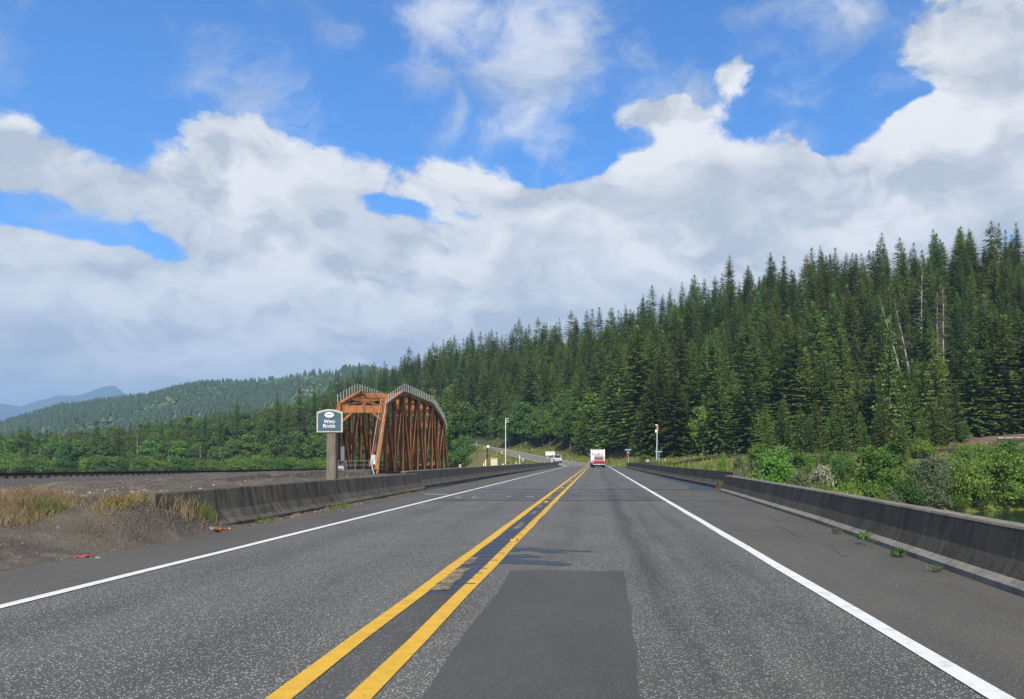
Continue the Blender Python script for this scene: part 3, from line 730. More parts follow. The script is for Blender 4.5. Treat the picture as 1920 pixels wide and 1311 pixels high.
CON = []
for i, (H, R, wh, lf, gp, pw, cl) in enumerate([(30, 5.2, .80, .80, .16, .82, .06), (27, 4.4, .72, .74, .12, .9, .05), (33, 5.0, .85, .82, .20, .78, .10), (24, 4.6, .68, .72, .10, .85, .03), (29, 3.8, .74, .72, .15, .95, .08), (21, 4.2, .64, .68, .10, .88, .02), (31, 5.6, .90, .86, .26, .75, .14)]):
    v, f = conifer_mesh(100+i, H, R, wh, lf, gp, pw, cl)
    CON.append((H, R, np_mesh('conifer_crown', v, f, M['pine']), trunk_mb(H, .34, i, 8, R*.5, start=.05).mesh('conifer_trunk', M['bark'], True)))
CONL = []
for i, (H, R, wh, lf, gp) in enumerate([(16, 4.2, .55, .62, .06), (13, 3.7, .50, .58, .06), (19, 4.4, .60, .64, .08)]):
    v, f = conifer_mesh(140+i, H, R, wh, lf, gp, .9, .02)
    CONL.append((H, R, np_mesh('conifer_crown', v, f, M['pine_light']), trunk_mb(H, .24, 20+i, 4, R*.5, start=.05).mesh('conifer_trunk', M['bark'], True)))
BRO = []
for i, (H, R, nc, nl, lf, mm) in enumerate([(14, 4.4, 34, 130, .52, 'broad'), (11, 3.9, 28, 130, .48, 'broad'), (16, 4.8, 38, 130, .56, 'broadd'), (12, 4.6, 32, 130, .52, 'broadd'), (9, 3.4, 24, 130, .42, 'broad')]):
    v, f = clump_mesh(200+i, H, R, nc, nl, lf, .24, shoots=50)
    BRO.append((H, R, np_mesh('leaf_crown', v, f, M[mm]), trunk_mb(H*.9, .20, 40+i, 14, R*.9).mesh('leafy_trunk', M['palebark'], True), mm))
BUS = []
for i, (H, R, nc, nl, lf, mm) in enumerate([(5.0, 2.9, 34, 130, .27, 'broad'), (3.6, 2.3, 26, 120, .23, 'broad'), (4.4, 2.5, 28, 120, .24, 'broadd'), (3.2, 2.1, 24, 110, .20, 'scrub'), (3.4, 2.0, 24, 110, .20, 'blossom'), (6.5, 3.0, 40, 130, .29, 'broad')]):
    v, f = clump_mesh(300+i, H, R, nc, int(nl*.85), lf, .08, .8, .40, 70)
    BUS.append((H, R, np_mesh('bush_leaves', v, f, M[mm]), trunk_mb(H*.8, .07, 60+i, 16, R*.8, n=5, start=.1).mesh('bush_stems', M['bark'], True), mm))
# dead, bare trunks
SNA = []
for i, (H, lean, nb) in enumerate([(19, (-5.2, .5), 26), (19, (-4.0, -.4), 40), (22, (.3, .2), 90), (24, (-.2, .1), 110), (20, (.2, 0), 60)]):
    SNA.append((H, trunk_mb(H, .24, 80+i, 0, lean=lean, n=7, top=1).mesh('dead_trunk', M['snag'], True), lean, nb))
def bare_branches(H, lean, nb, seed):
    r = random.Random(seed); g = MB()
    for i in range(nb):
        t = r.uniform(.35, .98); a = r.uniform(0, 6.28); L = 2.8*(1.1-t)*r.uniform(.4, 1.1)+.3
        b = Vector((lean[0]*t, lean[1]*t, H*t)); e = b+Vector((math.cos(a)*L, math.sin(a)*L, L*r.uniform(-.25, .35)))
        g.tube(b, e, .035, .010, 4)
    return g.mesh('bare_branches', M['snag'])

def plant(name, crown, trunk, loc, s, rz, label, cat, group=None, cname='crown', tname='trunk', tilt=(0, 0)):
    t = empty(name, loc, label, cat, group, rz)
    t.scale = (s[0], s[0], s[1]); t.rotation_euler = (tilt[0], tilt[1], rz)
    c = link_mesh(cname, crown, t); k = link_mesh(tname, trunk, t)
    if cname == 'branches': c['kind'] = 'stuff'      # twigs too thin to pick apart
    return t

def u_of(x, y): return CX+F*x/y
# where the trees of the wood stand: one jittered grid over the hill and the far left shore
spots = []
cell = 5.8
for gx in np.arange(-330, 330, cell):
    for gy in np.arange(168, 530, cell):
        x = gx+RNG.uniform(-.5, .5)*cell*.95; y = gy+RNG.uniform(-.5, .5)*cell*.95
        u = u_of(x, y)
        if u < -110 or u > 2060: continue
        b = np.interp(u, TU, YB); rr = np.interp(u, TU, YR)
        if y < b+2 or y > rr+6: continue
        d, _z = road_near(np.array([x]), np.array([y]))
        if d[0] < 13: continue
        spots.append((x, y, u, (y-b)/(rr-b)))
spots = np.array(spots)
Zs = land(spots[:, 0], spots[:, 1])
wood = []
for (x, y, u, t), z in zip(spots, Zs):
    sk = np.interp(u, TU, VS)
    if u < 610:                      # low shore on the left: mixed, conifers standing out above
        k = 'broad' if (RNG.random() < (.62 if t < .25 else .45)) else 'con'
        if t < .10: k = 'broad'
        hs = RNG.uniform(.5, 1.0) if k == 'con' else RNG.uniform(.55, 1.15)
        top_v = sk
        hmax = ((CY-top_v)*y/F+EYE-z)*RNG.uniform(.62, 1.0)
        if RNG.random() < .12: hmax += 4
    else:
        k = 'con'; hcap = None
        if t < .16 and 900 < u < 1110: k = 'broad'
        elif t < .10 and u < 900 and RNG.random() < .8: k = 'broad'
        elif RNG.random() < (.22 if t < .3 else .09): k = 'broad'
        hs = (RNG.uniform(.70, 1.05) if t < .22 else RNG.uniform(.40, .76)); hmax = 60
        if 1596 < u < 1800 and y < 214: hmax = max(5, (CY-(700 if u < 1700 else 672))*y/F+EYE-z)
    wood.append([x, y, z, u, t, k, hs, hmax])
# front rank first: the 300 that show largest are things of their own, the rest one mass
cons = [w_ for w_ in wood if w_[5] == 'con']; bros = [w_ for w_ in wood if w_[5] == 'broad']
cons.sort(key=lambda w_: w_[1]+(0 if w_[4] < .93 else -60 if w_[4] > .97 else 0)*1.0+(40 if w_[4] > .3 else 0))
bros.sort(key=lambda w_: w_[1]+60*w_[4])
def zone(u, t):
    """where one would look for it"""
    if u < 150: a = 'the far left shore'
    elif u < 300: a = 'the left shore beyond the rails'
    elif u < 450: a = 'the shore rising beyond the rails'
    elif u < 610: a = 'the shore left of the sign'
    elif u < 720: a = 'the slope behind the near truss'
    elif u < 850: a = 'the slope behind the far truss'
    elif u < 1000: a = 'the slope above the climbing road'
    elif u < 1080: a = 'the slope above the van'
    elif u < 1160: a = 'the slope behind the truck'
    elif u < 1230: a = 'the slope behind the red sign'
    elif u < 1300: a = 'the slope behind the utility pole'
    elif u < 1390: a = 'the slope above the grass strip'
    elif u < 1480: a = 'the slope above the barrier gap'
    elif u < 1560: a = 'the slope above the blossoming bush'
    elif u < 1640: a = 'the slope above the biggest bush'
    elif u < 1720: a = 'the slope around the leaning trunks'
    elif u < 1800: a = 'the slope around the grey snags'
    elif u < 1870: a = 'the slope above the cut bank'
    else: a = 'the slope at the right edge'
    b = 'at the foot of' if t < .12 else 'low on' if t < .3 else 'midway up' if t < .7 else 'near the top of' if t < .93 else 'on the skyline of'
    return b, a
rest = []
def put_con(w_):
    x, y, z, u, t, k, hs, hmax = w_
    i = int(RNG.integers(len(CON))); H, R, cm, tm = CON[i]
    h = min(H*hs, max(hmax, 9)); s = h/H
    b, a = zone(u, t); form = ['broad', 'slender', 'tall open', 'bushy', 'narrow', 'short dense', 'tall ragged'][i]
    sw = max(s, .45)*RNG.uniform(1.15, 1.8)*(1.1 if t < .2 and u > 1150 else 1.0)
    plant('conifer', cm, tm, (x, y, z-.2), (sw, s), RNG.uniform(0, 6.28), f'{form} conifer {b} {a}', 'conifer', f'{form} conifers {b} {a}')
def put_bro(w_):
    x, y, z, u, t, k, hs, hmax = w_
    i = int(RNG.integers(len(BRO))); H, R, cm, tm, mm = BRO[i]
    h = min(H*hs, max(hmax, 6)); s = h/H; sw = max(s, .7)*RNG.uniform(.9, 1.2)
    b, a = zone(u, t); form = ('tall' if H > 13 else 'round' if H > 10 else 'small')+(' bright' if mm == 'broad' else ' dark')
    plant('broadleaf_tree', cm, tm, (x, y, z-.2), (sw, s), RNG.uniform(0, 6.28), f'{form} broadleaf {b} {a}', 'tree', f'{form} broadleaf trees {b} {a}')
for n, w_ in enumerate(cons): (put_con if n < 285 else rest.append)(w_)
for n, w_ in enumerate(bros): (put_bro if n < 210 else rest.append)(w_)

# the rest of the wood: one object that scatters the same crowns
def scatter(name, pts, meshes, kind='stuff'):
    """pts: rows of x, y, z, rz, scale xy, scale z, pick"""
    pts = np.array(pts, np.float32); me = bpy.data.meshes.new(name)
    me.vertices.add(len(pts)); me.vertices.foreach_set('co', pts[:, :3].ravel().astype(np.float32))
    for nm, ty, dat in (('turn', 'FLOAT', pts[:, 3]), ('size', 'FLOAT_VECTOR', pts[:, [4, 4, 5]]), ('pick', 'INT', pts[:, 6].astype(np.int32))):
        at = me.attributes.new(nm, ty, 'POINT')
        at.data.foreach_set('vector' if ty == 'FLOAT_VECTOR' else 'value', np.ascontiguousarray(dat).ravel())
    me.update()
    o = link_mesh(name, me); o['kind'] = kind
    ng = bpy.data.node_groups.new(name, 'GeometryNodeTree'); g = NT(ng)
    ng.interface.new_socket('Geometry', in_out='INPUT', socket_type='NodeSocketGeometry')
    ng.interface.new_socket('Geometry', in_out='OUTPUT', socket_type='NodeSocketGeometry')
    gi = g.new('NodeGroupInput'); go = g.new('NodeGroupOutput')
    jn = g.new('GeometryNodeJoinGeometry')
    for src in meshes:
        oi = g.new('GeometryNodeObjectInfo', transform_space='ORIGINAL'); oi.inputs['Object'].default_value = src
        gt = g.new('GeometryNodeGeometryToInstance'); g.l.new(oi.outputs['Geometry'], gt.inputs[0]); g.l.new(gt.outputs[0], jn.inputs[0])
    ip = g.new('GeometryNodeInstanceOnPoints')
    g.l.new(gi.outputs[0], ip.inputs['Points']); g.l.new(jn.outputs[0], ip.inputs['Instance'])
    ip.inputs['Pick Instance'].default_value = True
    def attr(nm, ty):
        a = g.new('GeometryNodeInputNamedAttribute', data_type=ty); a.inputs[0].default_value = nm
        return [s for s in a.outputs if s.enabled and s.name == 'Attribute'][0]
    g.l.new(attr('pick', 'INT'), ip.inputs['Instance Index'])
    cx = g.new('ShaderNodeCombineXYZ'); g.l.new(attr('turn', 'FLOAT'), cx.inputs[2])
    g.l.new(cx.outputs[0], ip.inputs['Rotation']); g.l.new(attr('size', 'FLOAT_VECTOR'), ip.inputs['Scale'])
    g.l.new(ip.outputs[0], go.inputs[0])
    md = o.modifiers.new('scatter', 'NODES'); md.node_group = ng
    return o
src = []
for (H, R, cm, tm) in CON: src.append(next(o for o in C.objects if o.type == 'MESH' and o.data == cm))
for (H, R, cm, tm, mm) in BRO: src.append(next(o for o in C.objects if o.type == 'MESH' and o.data == cm))
src = src[::-1]      # joined last-in first-out
rows = []
for x, y, z, u, t, k, hs, hmax in rest:
    if k == 'con':
        i = int(RNG.integers(len(CON))); H = CON[i][0]; h = min(H*hs, max(hmax, 9))
    else:
        i = int(RNG.integers(len(BRO))); H = BRO[i][0]; h = min(H*hs, max(hmax, 6)); i += len(CON)
    s = h/H; rows.append((x, y, z-.2, RNG.uniform(0, 6.28), max(s, .45)*RNG.uniform(1.15, 1.75), s, i))
scatter('hillside_forest', rows, src)

# far wooded hill: many small simple trees in one mesh
def far_wood():
    vs, fs, vs2 = [], [], []; r = np.random.default_rng(5); N = 26000
    u = r.uniform(-260, 1180, N*2); y = 830+(1690-830)*r.uniform(0, 1, N*2)**.75
    x = (u-CX)*y/F
    meadow = val_noise(x, y, 120, 21)+.5*val_noise(x, y, 40, 22)+np.where((u > 370) & (u < 640) , .22, 0)
    keep = r.uniform(0, 1, N*2) > np.clip((meadow-.72)*2.2, 0, .93)
    x, y, u = x[keep][:N], y[keep][:N], u[keep][:N]; z = far_hill_z(x, y)
    h = r.uniform(8, 17, len(x)); w = h*r.uniform(.20, .32, len(x))
    up = np.interp(u, [560, 640, 700], [1, 1.1, 1.25]); h = h*up
    out = []
    for k in range(3):            # three stacked cones of five sides, uneven
        zb = z+h*(.06+.27*k); zt = z+h*(.62+.19*k); rw = w*(1-.26*k)
        a = r.uniform(0, 6.28, len(x))
        ring = [np.stack([x+rw*r.uniform(.6, 1.2, len(x))*np.cos(a+j*1.2566), y+rw*r.uniform(.6, 1.2, len(x))*np.sin(a+j*1.2566), zb+r.uniform(-.04, .04, len(x))*h], 1) for j in range(5)]
        tip = np.stack([x, y, zt], 1); out.append(np.stack(ring+[tip], 1))
    v = np.concatenate(out).reshape(-1, 3); n = len(v)//6
    b = np.arange(n)[:, None]*6
    f = np.concatenate([b+np.array([[j, (j+1) % 5, 5]]) for j in range(5)])
    o = link_mesh('far_forest', np_mesh('far_forest', v, f, M['farpine'])); o['kind'] = 'stuff'
    # pale broadleaf scrub in the clearings
    N2 = 3500; u = r.uniform(-200, 900, N2); y = 830+(1640-830)*r.uniform(0, 1, N2)**.7; x = (u-CX)*y/F; z = far_hill_z(x, y)
    rw = r.uniform(3, 6.5, N2); q = []
    for (dx, dy, dz) in ((1, 0, .5), (0, 1, .5), (-1, 0, .5), (0, -1, .5), (0, 0, 1.5), (0, 0, 0)):
        q.append(np.stack([x+dx*rw*r.uniform(.7, 1.2, N2), y+dy*rw, z+dz*rw*r.uniform(.7, 1.2, N2)], 1))
    v = np.stack(q, 1).reshape(-1, 3); b = np.arange(N2)[:, None]*6
    f = np.concatenate([b+np.array([t_]) for t_ in ((0, 1, 4), (1, 2, 4), (2, 3, 4), (3, 0, 4), (1, 0, 5), (2, 1, 5), (3, 2, 5), (0, 3, 5))])
    o = link_mesh('far_scrub', np_mesh('far_scrub', v, f, M['farbroad'])); o['kind'] = 'stuff'
far_wood()

# single trees and bushes that the photograph lets one point to
def ground_z(x, y): return float(land(np.array([x]), np.array([y]))[0])
def at_uY(u, Y): x = (u-CX)*Y/F; return x, Y, ground_z(x, Y)
for (u, Y, h, i, lab) in [
        (1095, 242, 15, 0, 'bright rounded light green fir at the roadside left of the white truck'),
        (1140, 236, 16, 2, 'light green fir directly behind the white truck'),
        (1185, 226, 14, 0, 'light green fir behind the small red sign'),
        (1215, 222, 9, 1, 'small bushy fir in front of the white and red pole'),
        (1278, 206, 17, 2, 'light green fir between the street sign and the grassy slope'),
        (1320, 203, 15, 0, 'yellowish green fir with layered boughs above the grass strip'),
        (1362, 200, 13, 1, 'short bright fir above the tan slope'),
        (1440, 150, 6.5, 1, 'small dark fir behind the bushy bank shrubs'),
        (1470, 178, 14, 0, 'fir with low boughs touching the brown bank'),
        (1690, 128, 8.5, 1, 'young fir squeezed between the bright bush and the grey scrub'),
        (1668, 172, 30, 2, 'tall full fir in front of the leaning dead trunks'),
        (1540, 182, 24, 2, 'broad fir above the dark cut of the side road'),
        (1755, 170, 26, 2, 'dense fir standing in front of the two bare grey snags'),
        (1730, 140, 7, 1, 'low fir beside the brown cut bank'),
        (1560, 158, 10, 1, 'dark fir above the blossoming bush, below the tree line'),
        (1600, 162, 13, 0, 'dark fir behind the left half of the biggest bush'),
        (1648, 160, 12, 2, 'dark fir rising directly over the biggest bush'),
        (1712, 158, 14, 0, 'dark fir with low boughs right of the biggest bush'),
        (1772, 162, 12, 2, 'dark fir left of the cut bank'),
        (1500, 166, 11, 1, 'dark fir over the pale green scrub')]:
    H, R, cm, tm = CONL[i]; s = h/H; p = at_uY(u, Y)
    if Y > 165 and h > 18: H, R, cm, tm = CON[[1, 3, 5][i % 3]]; s = h/H
    plant('fir_tree', cm, tm, (p[0], p[1], p[2]-.2), (s*1.02 if s < 1.3 else s*.9, s), RNG.uniform(0, 6.28), lab, 'fir')
for (u, Y, h, w, i, lab) in [
        (868, 240, 15, 1.2, 2, 'dark leafy tree at the far right end of the truss bridge'),
        (842, 246, 11, 1.1, 3, 'lower dark tree half hidden by the far end of the truss'),
        (893, 236, 11, 1.15, 3, 'dark bushy tree left of the railway signal'),
        (1112, 250, 17, 1.15, 0, 'large bright leafy tree left of the truck top'),
        (955, 305, 13, 1.2, 2, 'dark leafy tree on the slope behind the tall pole'),
        (985, 300, 11, 1.2, 1, 'bright leafy tree on the slope right of the tall pole'),
        (1022, 287, 12, 1.2, 3, 'dark leafy tree above the white road sign'),
        (1056, 272, 9, 1.2, 4, 'small bright tree above the grey van')]:
    H, R, cm, tm, mm = BRO[i]; s = h/H; p = at_uY(u, Y)
    plant('leafy_tree', cm, tm, (p[0], p[1], p[2]-.2), (s*w, s), RNG.uniform(0, 6.28), lab, 'tree')
for (u, vt, vb, Y, wpx, i, lab) in [
        (1325, 866, 890, 92, 26, 1, 'small bright bush standing in the yellow green grass'),
        (1354, 852, 888, 93, 28, 1, 'upright bright bush at the right end of the grass strip'),
        (1386, 858, 888, 108, 40, 3, 'grey brown scrub right of the grass strip'),
        (1415, 866, 900, 104, 52, 3, 'bleached grey shrub left of the round bright bush'),
        (1455, 838, 915, 103, 84, 0, 'round bright green bush behind the gap in the barriers'),
        (1415, 884, 915, 96, 64, 1, 'low bright shrub just above the barrier gap'),
        (1500, 884, 930, 97, 58, 3, 'pale green scrub left of the blossoming bush'),
        (1541, 872, 925, 99, 56, 4, 'bush with pale blossom on the river bank'),
        (1570, 858, 915, 108, 60, 2, 'dark shrub right of the blossoming bush'),
        (1585, 905, 948, 97, 74, 1, 'low yellow green shrub above the near barrier'),
        (1640, 832, 945, 108, 112, 5, 'biggest bright green bush in the middle of the right bank'),
        (1630, 905, 955, 99, 80, 1, 'low green shrub at the foot of the biggest bush'),
        (1700, 900, 962, 101, 76, 2, 'dark low shrub right of the biggest bush'),
        (1748, 858, 935, 110, 84, 3, 'grey green scrub between the two bright bushes'),
        (1745, 912, 966, 100, 84, 3, 'grey green low scrub near the water'),
        (1808, 862, 965, 105, 88, 0, 'bright green bush left of the last big bush on the bank'),
        (1874, 842, 962, 110, 116, 5, 'large bright bush at the right end of the bank'),
        (1938, 848, 962, 112, 96, 0, 'bright bush cut by the right edge of the picture'),
        (1835, 918, 972, 102, 70, 2, 'low dark shrub at the water line'),
        (1905, 920, 972, 103, 66, 1, 'low bright shrub at the water line below the last bushes'),
        (1790, 925, 970, 101, 60, 1, 'small yellow green shrub at the water line'),
        (1670, 925, 962, 98, 56, 3, 'small scrub just above the barrier top'),
        (1545, 905, 938, 95, 50, 1, 'small shrub below the blossoming bush'),
        (1210, 852, 872, 172, 30, 2, 'low green bush beside the pale concrete block'),
        (1892, 826, 846, 158, 26, 1, 'small bright bush on the brown cut bank'),
        (1862, 832, 850, 160, 22, 2, 'tiny dark bush on the brown cut bank'),
        (1240, 866, 880, 120, 50, 1, 'weedy bright clump at the near end of the grass strip')]:
    Y = max(Y, float(np.interp(u, TU, YF))+1.2); H, R, cm, tm, mm = BUS[i]; p = place(u, vb, Y); z = ground_z(p.x, Y)
    top = EYE+(CY-vt)*Y/F; h = max(top-z, 1.0); s = h/H; sw = wpx*Y/F/2/(R*1.12)
    plant('bush', cm, tm, (p.x, Y, z-.15), (sw, s), RNG.uniform(0, 6.28), lab, 'bush', None, 'leaves', 'stems')
for k in range(26):
    u = 1440+k*15.5+RNG.uniform(-8, 8); Y = RNG.uniform(157, 176)-(6 if u > 1560 else 0); i = int(RNG.choice([3, 5, 3, 1])); H, R, cm, tm = CON[i]; h = RNG.uniform(5, 13); p = at_uY(u, Y); s = h/H
    if 1800 < u < 1960 and k % 2: continue
    zn = 'above the barrier gap' if u < 1520 else 'over the blossoming bush' if u < 1590 else 'behind the biggest bush' if u < 1680 else 'right of the biggest bush' if u < 1760 else 'at the cut bank'
    nm = 'small' if h < 8 else 'medium'
    plant('conifer', cm, tm, (p[0], p[1], p[2]-.3), (s*1.5, s), RNG.uniform(0, 6.28), f'{nm} dark conifer in front of the wood {zn}', 'conifer', f'{nm} front conifers {zn}')
bk = 0
while bk < 34:
    u = RNG.uniform(1395, 2060); yf_ = np.interp(u, TU, YF); yb_ = np.interp(u, TU, YB); t = RNG.uniform(.08, .48); Y = yf_+(yb_-yf_)*t
    if u < 1480 and t > .45: continue
    i = int(RNG.choice([0, 1, 2, 2, 3, 3, 5, 1])); H, R, cm, tm, mm = BUS[i]; p = at_uY(u, Y); s = RNG.uniform(.55, .95)*(.75 if t > .42 else 1)
    if abs(u-1860) < 70 and .5 < t < .95: continue
    if 143 < Y < 158: continue
    nm = {'broad': 'bright green', 'broadd': 'dark green', 'scrub': 'grey green'}[mm]+(' tall' if i == 5 else ' low' if i in (1, 3) else ' full')
    zn = 'behind the barrier gap' if u < 1500 else 'left of the biggest bush' if u < 1620 else 'right of the biggest bush' if u < 1740 else 'among the right hand bushes' if u < 1850 else 'at the right end'
    hz_ = 'on the lower bank' if t < .35 else 'midway up the bank' if t < .6 else 'high on the bank'
    plant('bush', cm, tm, (p[0], p[1], p[2]-.15), (s*RNG.uniform(.9, 1.25), s), RNG.uniform(0, 6.28), f'{nm} bush {hz_} {zn}', 'bush', f'{nm} bushes {hz_} {zn}', 'leaves', 'stems'); bk += 1
for k in range(64):
    u = -70+k*15+RNG.uniform(-6, 6); Y = np.interp(u, TU, YB)-RNG.uniform(2, 10)
    if u > 880: break
    if u > 835: Y = RNG.uniform(190, 225)
    i = int(RNG.choice([0, 0, 5, 2, 1])); H, R, cm, tm, mm = BUS[i]; p = at_uY(u, Y); s = RNG.uniform(.95, 1.5)
    zn = 'far left beyond the rails' if u < 200 else 'left of the dark conifers' if u < 420 else 'left of the blue sign' if u < 610 else 'behind the truss'
    nm = ('bright' if mm == 'broad' else 'dark')+(' tall' if i == 5 else ' low' if i == 1 else '')
    plant('bush', cm, tm, (p[0], p[1], p[2]-.15), (s*1.15, s), RNG.uniform(0, 6.28), f'{nm} bush at the water edge {zn}', 'bush', f'{nm} water edge bushes {zn}', 'leaves', 'stems')
for (u, v, Y, w_, i, lab) in [(2, 806, 326, 1.2, 1, 'conifer cut by the left edge of the picture beyond the rails'), (52, 801, 328, 1.1, 3, 'single dark conifer above the trees of the far left shore'), (132, 800, 340, .9, 0, 'left one of a close pair of dark conifers beyond the rails'), (144, 796, 340, .9, 2, 'right one of a close pair of dark conifers beyond the rails'), (182, 790, 334, 1.35, 3, 'dense pyramid shaped dark conifer standing alone beyond the rails'), (224, 798, 340, 1.1, 5, 'olive conifer right of the pyramid shaped one'), (303, 780, 342, 1.0, 2, 'tall conifer at the left end of the dark group'), (342, 766, 345, .7, 4, 'narrow spire conifer in the dark group left of the sign'), (384, 771, 340, 1.0, 0, 'conifer left of the taller trees by the sign'), (412, 762, 342, 1.0, 2, 'tall conifer between the pale trunk and the sign'), (445, 744, 346, 1.0, 0, 'tallest conifer of the group left of the sign'), (520, 736, 344, 1.1, 2, 'tall dense conifer a short way left of the sign'), (562, 730, 346, 1.1, 5, 'tall conifer directly left of the sign panel'), (590, 722, 350, 1.0, 0, 'conifer rising behind the left edge of the sign')]:
    H, R, cm, tm = CON[i]; p = at_uY(u, Y); h = EYE+(CY-v)*Y/F-p[2]; s = h/H
    plant('conifer', cm, tm, (p[0], p[1], p[2]-.2), (max(s, .7)*w_, s), RNG.uniform(0, 6.28), lab, 'conifer')
for (u, Y, h, k, lab) in [
        (1688, 214, 21, 0, 'leaning bare dead trunk, the more slanted of a crossing pair'),
        (1706, 212, 20, 1, 'leaning bare dead trunk, right one of the slanted pair'),
        (1727, 226, 30, 2, 'upright dead trunk between the slanted pair and the grey snags'),
        (1756, 208, 25, 4, 'thin grey dead tree with many bare twigs, left of two'),
        (1770, 204, 27, 3, 'grey dead tree with many bare twigs, right of two')]:
    H, tm, lean, nb = SNA[k]; p = at_uY(u, Y); s = h/H
    plant('dead_tree', bare_branches(H, lean, nb, k), tm, (p[0], p[1], p[2]+ (6 if k < 2 else 3)), (1.1, s), 0, lab, 'dead tree', None, 'branches')
for (u, Y, h, lab) in [(316, 326, 9, 'thin pale trunk at the water side behind the rail bank, alone'), (326, 326, 10, 'pale slanting alder trunk, middle of three'), (333, 326, 9, 'pale slanting alder trunk, right of three'), (74, 325, 10, 'pale bare trunk far left behind the rail bank'), (166, 326, 6, 'short pale trunk below the bright trees'), (375, 326, 12, 'pale straight trunk left of the dark conifers'), (257, 330, 21, 'grey dead spire standing above the leafy trees'), (1325, 238, 24, 'pale dead trunk high on the slope above the grass strip')]:
    x, y, z = at_uY(u, Y)
    g = trunk_mb(h, .22, int(u), 14, 2.2, lean=(-.6 if 'slant' in lab else .1, 0), n=6)
    o = link_mesh('bare_trunk', g.mesh('bare_trunk', M['palebark'] if h < 20 else M['snag'], True)); o.location = (x, y, z); tag(o, lab, 'dead tree')

# ground cover on the far bank and dry grass on the near dirt bank
def blades(name, pts, h, w, m, seed, spread=.35, kind='stuff'):
    r = np.random.default_rng(seed); n = len(pts); p = np.array(pts, float)
    a = r.uniform(0, 6.283, n); hh = h*r.uniform(.5, 1.25, n)
    s = np.stack([np.cos(a), np.sin(a), np.zeros(n)], 1)*(w*r.uniform(.7, 1.3, n))[:, None]
    ln = np.stack([r.normal(0, spread, n), r.normal(0, spread, n), np.ones(n)], 1)*hh[:, None]
    bend = np.stack([r.normal(0, spread, n), r.normal(0, spread, n), np.zeros(n)], 1)*hh[:, None]
    v = np.stack([p-s, p+s, p+ln*.6+s*.6, p+ln*.6-s*.6, p+ln+bend], 1).reshape(-1, 3); b = np.arange(n)[:, None]*5
    f = np.concatenate([b+np.array([[0, 1, 2]]), b+np.array([[0, 2, 3]]), b+np.array([[3, 2, 4]])])
    o = link_mesh(name, np_mesh(name, v, f, m)); o['kind'] = kind
    return o
def bank_cover():
    r = np.random.default_rng(33); n = 26000
    u = r.uniform(1150, 2100, n); yf_ = np.interp(u, TU, YF); yb_ = np.interp(u, TU, YB)
    y = yf_+1+(yb_-yf_)*r.uniform(0, .95, n); x = (u-CX)*y/F
    k = (val_noise(x, y, 5, 41) > .38) & (x > 9); x, y = x[k], y[k]; z = land(x, y)
    blades('bank_grass', np.stack([x, y, z-.03], 1), .75, .10, M['bankgrass'], 34, .45)
    n = 9000; u = r.uniform(1380, 2060, n); yf_ = np.interp(u, TU, YF); y = yf_+r.uniform(1, 26, n); x = (u-CX)*y/F; z = land(x, y)
    d = unit(r.normal(0, 1, (n, 3))+np.array([0, 0, .4])); p = np.stack([x, y, z+r.uniform(0, .9, n)], 1)
    ln = r.uniform(.25, .5, n); v = kites(p, d, unit(np.cross(d, r.normal(0, 1, (n, 3)))), ln, ln*.4)
    o = link_mesh('bank_undergrowth', np_mesh('bank_undergrowth', v, np.arange(len(v)).reshape(-1, 4), M['broad'])); o['kind'] = 'stuff'
    n = 14000; s = r.uniform(150, 330, n); side = r.choice([-1, 1], n); off = side*r.uniform(5.6, 22, n)
    ci = np.interp(s, ROADC[:, 1], np.arange(len(ROADC))).astype(int); x = ROADC[ci, 0]+ROADN[ci, 0]*off+r.normal(0, 1, n); y = ROADC[ci, 1]+ROADN[ci, 1]*off+r.normal(0, 1, n)
    k = (val_noise(x, y, 4, 51) > .30) & (y > 160); x, y = x[k], y[k]
    blades('roadside_grass', np.stack([x, y, land(x, y)-.03], 1), .7, .11, M['bankgrass'], 35, .45)
bank_cover()
